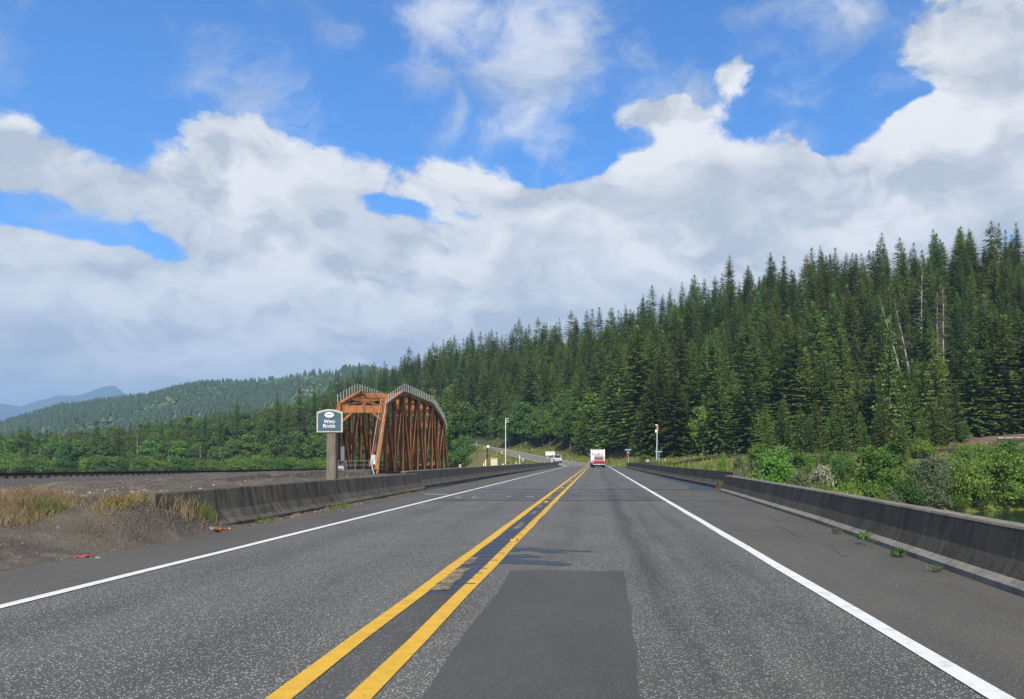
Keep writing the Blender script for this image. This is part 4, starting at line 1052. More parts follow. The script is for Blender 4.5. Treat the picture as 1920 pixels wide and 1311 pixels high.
def near_grass():
    r = np.random.default_rng(61)
    def pts(n, cx, cy, sx, sy, cond=None):
        x = r.normal(cx, sx, n); y = r.normal(cy, sy, n)
        k = x < -7.6
        if cond is not None: k &= cond(x, y)
        x, y = x[k], y[k]; return np.stack([x, y, near_left(x, y)-.02], 1)
    a = np.concatenate([pts(6500, -9.05, 11.9, .30, .6, lambda x, y: x < -8.5), pts(3600, -9.1, 12.9, .28, .5, lambda x, y: x < -8.6)])
    blades('dry_grass', a, .165, .0036, M['drygrass'], 62, .42)
    x = r.normal(-7.62, .16, 1500); y = r.normal(14.5, .5, 1500); b = np.stack([x, y, near_left(x, y)-.02], 1)
    b = np.concatenate([b, pts(700, -7.85, 13.9, .16, .4)])
    blades('dry_grass', b, .30, .004, M['drygrass'], 63, .22)
    x = r.normal(-7.50, .10, 420); y = r.normal(15.05, .22, 420)
    blades('green_grass', np.stack([x, y, near_left(x, y)-.02], 1), .36, .005, M['greengrass'], 64, .16)
    x = r.normal(-7.75, .12, 500); y = r.normal(13.0, .35, 500)
    blades('ochre_grass', np.stack([x, y, near_left(x, y)-.02], 1), .16, .006, M['ochregrass'], 65, .5)
    blades('green_grass', pts(300, -8.75, 12.6, .12, .2), .22, .005, M['greengrass'], 66, .25)
    # thin weeds along the foot of the mossy barrier
    y = r.uniform(15.5, 24, 900); k = val_noise(y, y*0, .9, 71) > .45; y = y[k]; x = -7.12+r.normal(0, .07, len(y))
    blades('green_grass', np.stack([x, y, np.full(len(y), .0)], 1), .15, .006, M['greengrass'], 67, .5)
    x = r.uniform(-9.2, -7.3, 2600); y = r.uniform(9.5, 15.5, 2600); k = val_noise(x, y, .5, 73)+.4*val_noise(x, y, 1.6, 74) > .86; x, y = x[k], y[k]
    blades('dry_grass', np.stack([x, y, near_left(x, y)-.02], 1), .09, .004, M['scrub'], 69, .7)
    x = r.uniform(-26, -9, 1500); y = r.uniform(9, 40, 1500); k = val_noise(x, y, 2.2, 72) > .62; x, y = x[k], y[k]
    blades('dry_grass', np.stack([x, y, near_left(x, y)-.02], 1), .16, .009, M['drygrass'], 68, .6)
    # gravel
    n = 9000; x = np.concatenate([r.uniform(-13, -6.95, n), r.uniform(-27, -12, n//2)]); y = np.concatenate([r.uniform(6.5, 24, n), r.uniform(14, 46, n//2)])
    s = r.uniform(.006, .022, len(x))*np.clip(y/12, .6, 2.2)*np.where(r.random(len(x)) < .05, 1.8, 1)
    z = near_left(x, y); q = []
    for (dx, dy, dz) in ((1, 0, .2), (0, 1, .2), (-1, 0, .2), (0, -1, .2), (0, 0, .9), (.1, 0, -.4)):
        q.append(np.stack([x+dx*s*r.uniform(.6, 1.3, len(x)), y+dy*s*r.uniform(.6, 1.3, len(x)), z+dz*s*r.uniform(.6, 1.2, len(x))], 1))
    v = np.stack(q, 1).reshape(-1, 3); b = np.arange(len(x))[:, None]*6
    f = np.concatenate([b+np.array([t_]) for t_ in ((0, 1, 4), (1, 2, 4), (2, 3, 4), (3, 0, 4), (1, 0, 5), (2, 1, 5), (3, 2, 5), (0, 3, 5))])
    o = link_mesh('gravel', np_mesh('gravel', v, f, M['pebble'])); o['kind'] = 'stuff'
    k = np.arange(len(x))[:420]; xx = r.normal(-13.5, 2.2, 420); yy = r.normal(21.5, 2.4, 420); dz = near_left(xx, yy)-z[k]
    v2 = v.reshape(-1, 6, 3)[:420].copy(); c2 = np.stack([x[k], y[k], z[k]], 1)[:, None]; v2 = (v2-c2)*2.6+c2; v2 += np.stack([xx-x[k], yy-y[k], dz], 1)[:, None]
    o = link_mesh('pale_gravel', np_mesh('pale_gravel', v2.reshape(-1, 3), f.reshape(8, -1, 3)[:, :420].reshape(-1, 3), M['palerock'])); o['kind'] = 'stuff'
near_grass()
def weed(x, y, z, h, n, m, seed, lab):
    r = np.random.default_rng(seed); d = unit(np.stack([r.normal(0, .7, n), r.normal(0, .7, n), r.uniform(.3, 1.2, n)], 1))
    p = np.stack([r.normal(0, h*.35, n), r.normal(0, h*.5, n), r.uniform(0, h*.5, n)], 1); ln = h*r.uniform(.3, .8, n)
    v = kites(p, d, unit(np.cross(d, r.normal(0, 1, (n, 3)))), ln, ln*.13)
    o = link_mesh('weed', np_mesh('weed', v, np.arange(len(v)).reshape(-1, 4), m)); o.location = (x, y, z)
    tag(o, lab, 'weed', 'weeds at the foot of the right barrier')
weed(4.20, 11.1, 0, .13, 120, M['broadd'], 1, 'biggest green weed at the foot of the near right barrier')
weed(4.27, 12.6, .05, .22, 26, M['broadd'], 2, 'thin tall weed stem against the near right barrier face')
weed(4.40, 14.6, 0, .12, 110, M['scrub'], 3, 'wide weed clump further along the near right barrier')
weed(4.10, 9.6, 0, .10, 60, M['scrub'], 4, 'small pale weed on the near end of the barrier toe')
weed(5.42, 33.9, 0, .34, 140, M['ochregrass'], 5, 'brown dead weeds in the gap between the right barriers')
weed(5.50, 34.2, .1, .4, 60, M['scrub'], 6, 'grey green weed climbing out of the gap between the right barriers')

# rocks and litter on the dirt bank
def rock(u, v, Y, s, m, lab, seed):
    import bmesh
    bm = bmesh.new(); bmesh.ops.create_icosphere(bm, subdivisions=2, radius=1)
    r = random.Random(seed); k = [r.uniform(.6, 1.1) for _ in range(8)]
    for vv in bm.verts:
        n = vv.co.normalized(); q = 1+.22*math.sin(n.x*4*k[0]+k[1]*5)*math.cos(n.y*5*k[2]+k[3])+.12*math.sin(n.z*7*k[4]+k[5]*9)
        vv.co = Vector((n.x*s[0], n.y*s[1], n.z*s[2]))*q
    me = bpy.data.meshes.new('rock'); bm.to_mesh(me); bm.free(); me.materials.append(m)
    x = (u-CX)*Y/F; o = link_mesh('rock', me); o.location = (x, Y, float(near_left(np.array([x]), np.array([Y]))[0])+s[2]*.3); o.rotation_euler = (0, 0, r.uniform(0, 3))
    tag(o, lab, 'rock', 'rocks on the dirt bank')
rock(35, 934, 16, (.16, .12, .09), M['palerock'], 'long pale rock at the left edge behind the dry grass', 1)
rock(88, 940, 15.2, (.14, .11, .10), M['palerock'], 'round pale rock behind the dry grass', 2)
rock(8, 938, 16.4, (.20, .10, .06), M['sleeper'], 'flat brown rock cut by the left edge', 3)
rock(92, 917, 22, (.24, .2, .16), M['darkrock'], 'dark lump of earth left of the white pebbles', 4)
rock(192, 926, 17.5, (.16, .14, .12), M['darkrock'], 'dark lump below the scatter of pale pebbles', 5)
rock(140, 932, 15.5, (.05, .045, .05), M['palerock'], 'small white stone right of the round pale rock', 6)
rock(183, 1040, 11.0, (.035, .03, .025), M['palerock'], 'pebble right of the red cloth', 7)
rock(208, 914, 21, (.07, .06, .05), M['palerock'], 'pale pebble among the scatter on the flat ground', 8)
rock(245, 912, 21, (.07, .06, .05), M['palerock'], 'pale pebble at the right end of the scatter', 9)
g = MB()
r_ = random.Random(4)
import bmesh as _bm
bm = _bm.new(); _bm.ops.create_grid(bm, x_segments=8, y_segments=5, size=1)
for vv in bm.verts: vv.co = Vector((vv.co.x*.10, vv.co.y*.07, .012+.012*math.sin(vv.co.x*5+vv.co.y*3)+r_.uniform(0, .01)))
me = bpy.data.meshes.new('cloth_scrap'); bm.to_mesh(me); bm.free(); me.materials.append(M['redcloth'])
o = link_mesh('cloth_scrap', me); so = o.modifiers.new('thick', 'SOLIDIFY'); so.thickness = .012
_x = (157-CX)*11.1/F; o.location = (_x, 11.1, float(near_left(np.array([_x]), np.array([11.1]))[0])+.005); tag(o, 'faded red scrap of cloth on the dirt beside the shoulder', 'litter')
bt = empty('bottle', (-7.06, 14.75, .03), 'discarded brown bottle with blue label lying at the edge of the shoulder', 'bottle', None, .35)
g = MB(); g.tube((-.19, 0, .035), (.06, 0, .035), .042, .042, 12); g.tube((.06, 0, .035), (.13, 0, .035), .042, .017, 12); g.tube((.13, 0, .035), (.23, 0, .035), .017, .015, 10); g.build('glass', M['amberglass'], bt, world=False, smooth=True)
g = MB(); g.tube((-.17, 0, .035), (-.03, 0, .035), .044, .044, 12); g.build('label', M['bottleblue'], bt, world=False)
g = MB(); g.tube((.232, 0, .035), (.255, 0, .035), .019, .019, 10); g.build('cap', M['tan'], bt, world=False)

# ------------------------------------------------------------------ railway and its steel truss bridge
XR, XL = -29.6, -36.0                      # the two trusses
YN = [107.2, 111.9, 116.6, 121.4, 126.4, 131.5, 137.2, 143.0, 148.2, 153.5, 158.8]
ZT = [0.0, 9.0, 10.25, 11.45, 11.40, 11.30, 11.20, 11.10, 9.85, 8.45, 0.0]
ZB_ = -.75
tb = empty('truss_bridge', ((XR+XL)/2, 104.5, -6.5), 'rusty orange steel truss railway bridge with pale railing posts on its top chords', 'bridge')
def member(name, p, q, w, h, m='rust', up=(1, 0, 0), t=.07):
    g = MB(); g.ibeam(p, q, w, h, t, up); return g.build(name, M[m], tb)
for X in (XR, XL):
    P_ = lambda i: (X, YN[i], ZT[i]); B_ = lambda i: (X, YN[i], ZB_)
    for i in range(1, 9): 
        g = MB(); g.beam(P_(i), P_(i+1), .62, .60); g.build('top_chord', M['rust'], tb)
    for i in range(10):
        g = MB(); g.beam(B_(i), B_(i+1), .50, .75); g.build('bottom_chord', M['rustd'], tb)
    for a, b in ((0, 1), (10, 9)):
        g = MB(); g.beam(B_(a), P_(b), .60, .62); g.build('end_post', M['rust'], tb)
    for i in range(1, 10):
        member('vertical_post', (X, YN[i], ZB_+.38), (X, YN[i], ZT[i]-.30), .46, .52, 'rust', (1, 0, 0))
    for a, b in ((1, 2), (3, 2), (3, 4), (5, 4), (5, 6), (7, 6), (7, 8), (9, 8)):
        d = .03 if a < b else -.03
        p = Vector(P_(a)); q = Vector(B_(b)); e = (q-p).normalized()
        member('diagonal_brace', p+e*.5, q-e*.5, .50, .50, 'rust', (1, 0, 0))
    for i in (1, 3, 5, 7, 9):               # gusset plates, both faces of the chord
        for s in (-1, 1):
            g = MB(); c = ZT[i]
            g.prismx([(YN[i]-1.0, c+.15), (YN[i]-.55, c-1.25), (YN[i]+.55, c-1.25), (YN[i]+1.0, c+.15 if i != 9 else c-.4)], X+s*.33-.012, X+s*.33+.012)
            g.build('gusset_plate', M['rust'], tb)
    for i in (2, 4, 6, 8):
        for s in (-1, 1):
            g = MB(); g.prismx([(YN[i]-1.1, ZB_+.2), (YN[i]-.6, ZB_+1.35), (YN[i]+.6, ZB_+1.35), (YN[i]+1.1, ZB_+.2)], X+s*.30-.012, X+s*.30+.012)
            g.build('gusset_plate', M['rust'], tb)
    # pale railing posts all along the top
    pm = MB(); pm.box((0, 0, .55), (.075, .075, 1.16)); pm = pm.mesh('railing_post', M['silverpost'])
    yy = 112.0; tops = []
    while yy < 156.0:
        zz = float(np.interp(yy, YN[1:10]+[158.8], ZT[1:10]+[5.0]))+.33
        o = link_mesh('railing_post', pm, tb); o.location = Vector((X+.36*(1 if X == XR else -1), yy, zz))-tb.location
        tops.append((X+.36*(1 if X == XR else -1), yy, zz+1.08)); yy += 1.32 if yy < 143 else 1.1
    for dz in (-.08,):
        g = MB()
        for a, b in zip(tops[:-1], tops[1:]): g.tube((a[0], a[1], a[2]+dz), (b[0], b[1], b[2]+dz), .006, n=4)
        g.build('railing_wire', M['galv'], tb)
# portals, sway frames and the lattice between the top chords
def portal(i, depth, brace=True, m='rust'):
    g = MB(); g.box(((XR+XL)/2, YN[i]-.02, ZT[i]-depth/2-.1), (XR-XL-.66, .34, depth)); g.build('portal_beam', M[m], tb)
    g = MB(); g.box(((XR+XL)/2, YN[i]-.03, ZT[i]-depth-.16), (XR-XL-.7, .46, .09)); g.build('portal_flange', M[m], tb)
    if brace:
        for s, X in ((1, XL), (-1, XR)):
            g = MB(); g.beam((X+s*.30, YN[i]-.05, ZT[i]-depth-1.45), (X+s*1.75, YN[i]-.05, ZT[i]-depth-.16), .30, .34, (0, 1, 0)); g.build('knee_brace', M[m], tb)
portal(1, .95); portal(9, .9)
for i in (3, 5, 7): portal(i, .55)
for i in (2, 4, 6, 8):
    g = MB(); g.ibeam((XL+.3, YN[i], ZT[i]-.15), (XR-.3, YN[i], ZT[i]-.15), .3, .34, .05); g.build('top_strut', M['rust'], tb)
for i in range(1, 9):
    for a, b in ((XL, XR), (XR, XL)):
        s = 1 if a < b else -1; dz = .05 if a < b else -.07
        g = MB(); g.beam((a+s*.35, YN[i]+.15, ZT[i]-.05+dz), (b-s*.35, YN[i+1]-.15, ZT[i+1]-.05+dz), .22, .10); g.build('lateral_brace', M['rust'], tb)
for i in range(0, 11):
    g = MB(); g.box(((XR+XL)/2, YN[i], ZB_-.25), (XR-XL-.55, .4, 1.0)); g.build('floor_beam', M['rustd'], tb)
for dx in (-.95, .95):
    g = MB(); g.box(((XR+XL)/2+dx, 131.6, -.32), (.4, 54.6, .75)); g.build('stringer', M['rustd'], tb)
for yy in (103.6, 159.6):
    g = MB(); g.box(((XR+XL)/2, yy, -3.9), (9.5, 2.2, 5.5)); g.build('abutment', M['deck'], tb)
# ladder up the near end post, with a pale box at its foot
ld = MB(); s0 = Vector((XR+.1, 105.6, .1)); s1 = Vector((XR+.1, 111.3, 9.4)); dv = s1-s0; up = Vector((0, -dv.z, dv.y)).normalized()
lo = []
for dx in (-.28, .28):
    g = MB(); off = Vector((dx+.08, 0, 0))+up*.45
    g.beam(s0+off, s1+off, .06, .10); lo.append(g.build('ladder_rail', M['rust'], tb))
for k in range(26):
    g = MB(); c = s0+dv*((k+.5)/26)+up*.45; g.tube(c+Vector((-.20, 0, 0)), c+Vector((.36, 0, 0)), .022, n=6); g.build('rung', M['rust'], lo[0])
for dx in (-.30, .46):
    g = MB(); g.beam(s0+Vector((dx, 0, 0))+up*.95, s1+Vector((dx, 0, 0))+up*.95, .03, .03); g.build('handrail', M['galv'], lo[0])
g = MB(); c = place(700, 862, 103.4); g.box(c, (.58, .16, 1.25)); g.build('ladder_guard', M['galv'], tb, .02)
# the track
tr = empty('railway_track', ((XR+XL)/2, 45, .2), 'dark railway track running along the top of the ballast bank', 'railway track')
def railz(y): return float(np.interp(y, [-30, 40, 88, 110, 170], [.95, .66, .26, .15, .12]))
XC = (XR+XL)/2+2.2
def xtrack(y): return float(np.interp(y, [-20, 60, 104, 170], [XC, XC, (XR+XL)/2, (XR+XL)/2]))
for dx in (-.72, .72):
    g = MB(); ys_ = [-16, 10, 40, 64, 88, 104, 130, 160]
    for a, b in zip(ys_[:-1], ys_[1:]): g.ibeam((xtrack(a)+dx, a, railz(a)-.085), (xtrack(b)+dx, b, railz(b)-.085), .13, .17, .04)
    g.build('rail', M['rail'], tr)
sm = MB(); sm.box((0, 0, 0), (2.6, .23, .2)); sm = sm.mesh('sleeper', M['sleeper'])
for k in range(255):
    y = 6+k*.6
    o = link_mesh('sleeper', sm, tr); o.location = Vector((xtrack(y), y, railz(y)-.25))-tr.location; o.rotation_euler = (0, 0, random.uniform(-.02, .02))
# walkway platform, cabinets and signal mast at the near end of the bridge
pf = empty('access_platform', (-28.4, 95.5, .0), 'grey steel access platform with handrails at the near end of the truss bridge', 'platform')
g = MB(); g.box((-28.6, 95.5, .03), (4.2, 2.0, .16)); g.build('deck', M['dgrey'], pf)
g = MB(); g.box((-28.6, 95.5, -.7), (3.9, 1.7, 1.3)); g.build('substructure', M['rustd'], pf)
for x in (-30.6, -29.6, -28.6, -27.6, -26.6):
    g = MB(); g.box((x, 94.55, .65), (.06, .06, 1.1)); g.build('handrail_post', M['grey'], pf)
for z in (.65, 1.18):
    g = MB(); g.box((-28.6, 94.55, z), (4.1, .05, .05)); g.build('handrail', M['grey'], pf)
g = MB(); g.beam((-26.75, 94.4, 1.2), (-26.2, 94.2, -.75), .09, .09); g.build('stair_rail', M['galv'], pf)
sx = place(639, 879, 93.0)
sb = empty('equipment_cabinet', (sx.x, 93.0, -.6), 'weathered grey equipment cabinet right of the sign post', 'cabinet')
g = MB(); g.box((sx.x, 93, .0), (.85, .7, 1.15)); g.build('housing', M['galv'], sb, .03)
g = MB(); g.box((sx.x, 93, .615), (.98, .82, .07)); g.build('lid', M['grey'], sb)
g = MB(); g.box((sx.x+.05, 92.64, -.03), (.55, .02, .75)); g.build('door', M['grey'], sb)
g = MB(); g.box((sx.x, 93, -.85), (.5, .5, .55)); g.build('pedestal', M['dgrey'], sb)
mp = empty('marker_mast', (place(631, 880, 96).x, 96, -.5), 'thin pale mast just right of the sign post', 'mast')
g = MB(); g.tube((mp.location.x, 96, -.7), (mp.location.x, 96, 7.2), .05, n=8); g.build('pole', M['galv'], mp)
g = MB(); g.box((mp.location.x, 96, 5.9), (.5, .05, .05)); g.box((mp.location.x, 96, 6.7), (.35, .05, .05)); g.build('crossarm', M['galv'], mp)
g = MB(); c = place(643, 858, 97); g.box((c.x, 97, 2.0), (.45, .35, 1.7)); o = g.build('relay_box', M['grey'], None, .03); tag(o, 'slim grey relay box standing above the equipment cabinet', 'cabinet')
g2 = MB(); g2.box((c.x, 97, .3), (.1, .1, 1.8)); g2.build('stand', M['dgrey'], o, world=True)

# ------------------------------------------------------------------ WIND RIVER sign
def text_mesh(body, size, m, depth=.004):
    cu = bpy.data.curves.new('t', 'FONT'); cu.body = body; cu.size = size; cu.align_x = 'CENTER'; cu.extrude = depth; cu.resolution_u = 3
    cu.offset = size*.006
    o = bpy.data.objects.new('t', cu); C.objects.link(o); bpy.context.view_layer.update()
    dg = bpy.context.evaluated_depsgraph_get(); me = bpy.data.meshes.new_from_object(o.evaluated_get(dg))
    bpy.data.objects.remove(o); me.materials.clear(); me.materials.append(m)
    xs_ = [v.co.x for v in me.vertices]
    return me, min(xs_), max(xs_)
SY = 24.0; sc = place(620, 790, SY); pw = SY/F
sg = empty('river_sign', (sc.x, SY, 0), 'blue WIND RIVER sign with pale border on a square timber post behind the left barrier', 'sign')
LX = lambda u: (u-CX)*pw; LZ = lambda v: EYE+(CY-v)*pw
g = MB(); g.box((LX(621.7), SY+.07, LZ(856)), (17*pw, .26, (925-811)*pw+.35)); g.build('post', M['post'], sg, .015)
def arch(u0, u1, vt, vs_, vb, n=14):
    pts = [(LX(u0), LZ(vb)), (LX(u1), LZ(vb)), (LX(u1), LZ(vs_))]
    for k in range(1, n):
        t = k/n; u = u1+(u0-u1)*t; pts.append((LX(u), LZ(vs_-(vs_-vt)*(1-(2*t-1)**2))))
    return pts+[(LX(u0), LZ(vs_))]
g = MB(); g.prismy(arch(595.6, 644.2, 768, 773.2, 811), SY-.09, SY-.04); g.build('border', M['tan'], sg, .006)
pn = MB().prismy(arch(598.3, 641.3, 771.2, 776, 808.3), SY-.097, SY-.088).build('panel', M['signblue'], sg)
def oval(u, v, a, b, y0, y1, m, n=28):
    g = MB(); g.prismy([(LX(u)+a*math.cos(2*math.pi*k/n), LZ(v)+b*math.sin(2*math.pi*k/n)) for k in range(n)], y0, y1); return g.build('emblem', m, sg)
em = oval(619.4, 778.4, 8.6*pw, 4.9*pw, SY-.103, SY-.095, M['letter'])
fish = [(-6.4, .2), (-4.8, 1.3), (-2.0, 2.2), (.4, 2.3), (1.2, 3.0), (1.8, 2.1), (3.6, 1.3), (5.4, .6), (6.7, 1.4), (6.3, 0), (6.7, -1.3), (5.3, -.4), (3.2, .1), (1.0, .5), (-1.5, .6), (-3.6, .3), (-5.2, -.3)]
g = MB(); g.prismy([(LX(619.4+a), LZ(778.4-b*.95)) for a, b in fish], SY-.107, SY-.102); g.build('fish_mark', M['dgrey'], em)
g = MB(); g.prismy([(LX(619.4+a), LZ(778.4-b)) for a, b in [(-5.5, -1.6), (-2, -2.2), (2, -2.2), (5.2, -1.5), (2, -1.7), (-2, -1.7)]], SY-.107, SY-.102); g.build('wave_mark', M['dgrey'], em)
def word(first, restw, u0, u1, vbase, big):
    """small-capitals word from u0 to u1 with its base line at vbase"""
    small = big*.80
    a, ax0, ax1 = text_mesh(first, big, M['letter']); b, bx0, bx1 = text_mesh(restw, small, M['letter'])
    gap = big*.05; tot = (ax1-ax0)+gap+(bx1-bx0); k = (u1-u0)*pw/tot
    for me, x in ((a, LX(u0)-ax0*k), (b, LX(u0)+(ax1-ax0+gap)*k-bx0*k)):
        o = link_mesh('lettering', me, sg); o.rotation_euler = (math.pi/2, 0, 0); o.scale = (k, 1, 1)
        o.location = Vector((x, SY-.100, LZ(vbase)))-sg.location
word('W', 'IND', 609.5, 630.2, 794.0, 9.4*pw*1.02)
word('R', 'IVER', 608.2, 631.0, 802.4, 9.4*pw*1.02)

# ------------------------------------------------------------------ vehicles
def wheel(parent, x, y, r, w):
    g = MB(); g.tube((x-w/2, y, r), (x+w/2, y, r), r, r, 20); t = g.build('wheel', M['rubber'], parent, .02, world=False)
    g = MB(); s = 1 if x > 0 else -1; g.tube((x+s*w*.45, y, r), (x+s*(w*.5+.012), y, r), r*.58, r*.52, 14); g.build('rim', M['chrome'], t, world=False)
pk = empty('pickup_truck', ((1123-CX)*126/F, 126, 0), 'maroon pickup truck driving away behind the white box truck', 'pickup truck', None, 0)
g = MB(); W_ = .98
g.prismx([(0, .50), (0, 1.14), (5.35, 1.10), (5.4, .80), (5.4, .46), (4.75, .46), (4.6, .80), (4.0, .80), (3.85, .46), (1.55, .46), (1.4, .80), (.8, .80), (.65, .52)], -W_, W_); g.build('body', M['maroon'], pk, .05, world=False)
g = MB(); g.prismx([(1.85, 1.05), (2.05, 1.72), (2.25, 1.80), (3.35, 1.78), (4.05, 1.05)], -.82, .82); cb = g.build('cab', M['maroon'], pk, .06, world=False)
g = MB(); g.prismx([(1.93, 1.15), (1.90, 1.15), (2.055, 1.66), (2.085, 1.66)], -.66, .66, -.04); g.build('rear_window', M['glass'], cb, world=False)
g = MB()
for s in (-1, 1): g.prismx([(2.2, 1.12), (2.35, 1.66), (3.3, 1.66), (3.75, 1.12)], s*.825-.008, s*.825+.008)
g.build('side_window', M['glass'], cb, world=False)
g = MB(); g.box((0, -.012, .84), (1.55, .03, .54)); tg = g.build('tailgate', M['maroon'], pk, .015, world=False)
g = MB(); g.box((0, -.035, .93), (.26, .02, .07)); g.build('handle', M['black'], tg, world=False)
for s in (-1, 1):
    g = MB(); g.box((s*.885, -.015, .84), (.15, .05, .40)); g.build('tail_lamp', M['redlamp'], pk, .01, world=False)
    g = MB(); g.box((s*1.08, 3.55, 1.12), (.20, .10, .20)); g.build('mirror', M['black'], pk, .02, world=False)
g = MB(); g.box((0, -.10, .515), (1.90, .20, .10)); bp = g.build('rear_bumper', M['galv'], pk, .03, world=False)
g = MB(); g.box((0, -.207, .53), (.32, .012, .09)); g.build('licence_plate', M['whitep'], bp, world=False)
g = MB(); g.box((0, 1.25, .36), (1.5, 2.5, .20)); g.build('chassis', M['black'], pk, world=False)
for x in (-.84, .84):
    for y in (1.1, 4.3): wheel(pk, x, y, .38, .26)

fx = empty('delivery_truck', ((1121-CX)*137/F, 137, 0), 'white box delivery truck with purple and orange lettering in front of the maroon pickup', 'truck', None, .03)
def bodyw(name, prof, x, m, par, bev=.03): g = MB(); g.prismx(prof, -x, x); return g.build(name, m, par, bev, world=False)
bx_ = bodyw('cargo_box', [(0, .72), (0, 3.05), (5.4, 3.05), (5.4, .72)], 1.21, M['whitep'], fx, .04)
bodyw('cab', [(5.42, .62), (5.42, 2.55), (6.35, 2.45), (6.9, 1.45), (7.3, 1.35), (7.35, .6)], 1.08, M['whitep'], fx, .06)
bodyw('windscreen', [(6.40, 2.32), (6.42, 2.36), (6.93, 1.50), (6.9, 1.46)], .95, M['glass'], fx, 0)
bodyw('chassis', [(-.1, .45), (-.1, .70), (7.2, .70), (7.2, .45)], 1.0, M['black'], fx, .02)
g = MB(); g.box((0, -.018, 1.85), (2.14, .03, 2.12)); rd = g.build('rear_door', M['whitep'], fx, .01, world=False)
for z in (1.15, 1.5, 1.85, 2.2, 2.55):
    g = MB(); g.box((0, -.036, z-.175), (2.12, .008, .016)); g.build('door_groove', M['galv'], rd, world=False)
g = MB(); g.box((0, -.03, 2.96), (2.0, .03, .13)); g.build('header_strip', M['grey'], fx, world=False)
for s in (-1, 1):
    g = MB(); g.box((s*1.08, -.03, .86), (.14, .04, .26)); g.build('tail_lamp', M['redlamp'], fx, world=False)
    g = MB(); g.box((s*1.30, 6.2, 1.75), (.22, .12, .40)); g.build('mirror', M['black'], fx, .02, world=False)
g = MB(); g.box((0, -.22, .56), (2.2, .24, .14)); g.build('step_bumper', M['dgrey'], fx, .02, world=False)
a, a0, a1 = text_mesh('Fed', 1.05, M['purple'], .006); b, b0, b1 = text_mesh('Ex', 1.05, M['orange'], .006)
k = 1.86/((a1-a0)+(b1-b0)+.03); x = -.93
for me, m0, m1 in ((a, a0, a1), (b, b0, b1)):
    o = link_mesh('lettering', me, rd); o.rotation_euler = (math.pi/2, 0, 0); o.scale = (k, k*.92, 1); o.location = (x-m0*k, -.046, 1.92); x += (m1-m0)*k+.02
for xx in (-1.0, 1.0):
    for y in (1.2, 6.2): wheel(fx, xx, y, .44, .30)

vn = empty('van', ((1043.5-CX)*200/F, 200, 1.0), 'pale silver van coming down the curve behind the left parapet', 'van')
_dr, _zr = road_near(np.array([vn.location.x]), np.array([200.0])); vn.location.z = float(_zr[0])+.02
vn.rotation_euler = (0, 0, math.pi+.22)
bodyw('body', [(-2.3, .40), (-2.35, 1.0), (-2.25, 1.88), (-1.9, 1.98), (.75, 1.96), (1.55, 1.20), (2.35, 1.0), (2.45, .75), (2.42, .38)], .94, M['silver'], vn, .08)
bodyw('windscreen', [(.82, 1.86), (.87, 1.90), (1.60, 1.22), (1.55, 1.20)], .82, M['glass'], vn, 0)
for s in (-1, 1):
    g = MB(); g.prismx([(-2.0, 1.18), (-1.95, 1.78), (.55, 1.78), (1.05, 1.2)], s*.945-.008, s*.945+.008); g.build('side_window', M['glass'], vn, world=False)
    g = MB(); g.box((s*.70, 2.40, .84), (.34, .10, .18)); g.build('headlight', M['chrome'], vn, .02, world=False)
    g = MB(); g.box((s*1.04, 1.1, 1.22), (.18, .10, .16)); g.build('mirror', M['silver'], vn, .02, world=False)
g = MB(); g.box((0, 2.44, .80), (.8, .05, .16)); g.build('grille', M['black'], vn, world=False)
g = MB(); g.box((0, 2.43, .48), (1.84, .14, .20)); bpv = g.build('front_bumper', M['dgrey'], vn, .03, world=False)
g = MB(); g.box((0, 2.51, .50), (.34, .012, .16)); g.build('licence_plate', M['whitep'], bpv, world=False)
for x in (-.82, .82):
    for y in (-1.5, 1.5): wheel(vn, x, y, .34, .22)

# ------------------------------------------------------------------ roadside furniture beyond the bridge
def gz(x, y): return ground_z(x, y)
x = (948-CX)*178/F; z = gz(x, 178)
tp = empty('radio_mast', (x, 178, z), 'tall thin white pole with two short bracket arms at its top', 'pole')
zt = EYE+(CY-784)*178/F
g = MB(); g.tube((x, 178, z-.3), (x, 178, zt), .10, .07, 10); g.build('pole', M['whitep'], tp)
for dz in (.1, .62, .95):
    g = MB(); g.box((x+.28, 178, zt-dz), (.62, .07, .09)); g.build('bracket_arm', M['whitep'], tp)
for dz in (.22, .84):
    g = MB(); g.box((x+.58, 178, zt-dz), (.12, .14, .24)); g.build('lamp_box', M['galv'], tp)
x = (927-CX)*176/F; z = gz(x, 176)
cb = empty('signal_bungalow', (x, 176, z), 'cream painted signal cabinet standing behind the left parapet', 'cabinet')
h = EYE+(CY-860)*176/F-z
g = MB(); g.box((x, 176, z+h*.5-.1), (1.5, 1.3, h+.2)); g.build('housing', M['cream'], cb, .02)
g = MB(); g.box((x, 176, z+h+.05), (1.72, 1.5, .14)); g.build('roof', M['tan'], cb, .02)
g = MB(); g.box((x-.1, 175.34, z+h*.45), (.8, .03, h*.75)); dr = g.build('door', M['cream'], cb)
g = MB(); g.box((x+.2, 175.31, z+h*.45), (.06, .04, .18)); g.build('handle', M['dgrey'], dr)
x2 = (943-CX)*175/F; z2 = gz(x2, 175)
g = MB(); g.box((x2, 175, z2+.6), (.3, .3, 1.3)); o = g.build('meter_box', M['whitep'], None, .02); tag(o, 'small white box on a stand right of the cream cabinet', 'meter box')
g = MB(); g.box((x2-.75, 175.2, z2+.75), (1.2, .06, .06)); g.build('conduit', M['galv'], o)
x = (914.5-CX)*180/F; z = gz(x, 180)
xs_ = empty('crossing_signal', (x, 180, z), 'railway signal with round pale head and black shades left of the hill road', 'railway signal')
zt = EYE+(CY-837)*180/F
g = MB(); g.tube((x, 180, z-.3), (x, 180, zt), .09, n=10); g.build('mast', M['dgrey'], xs_)
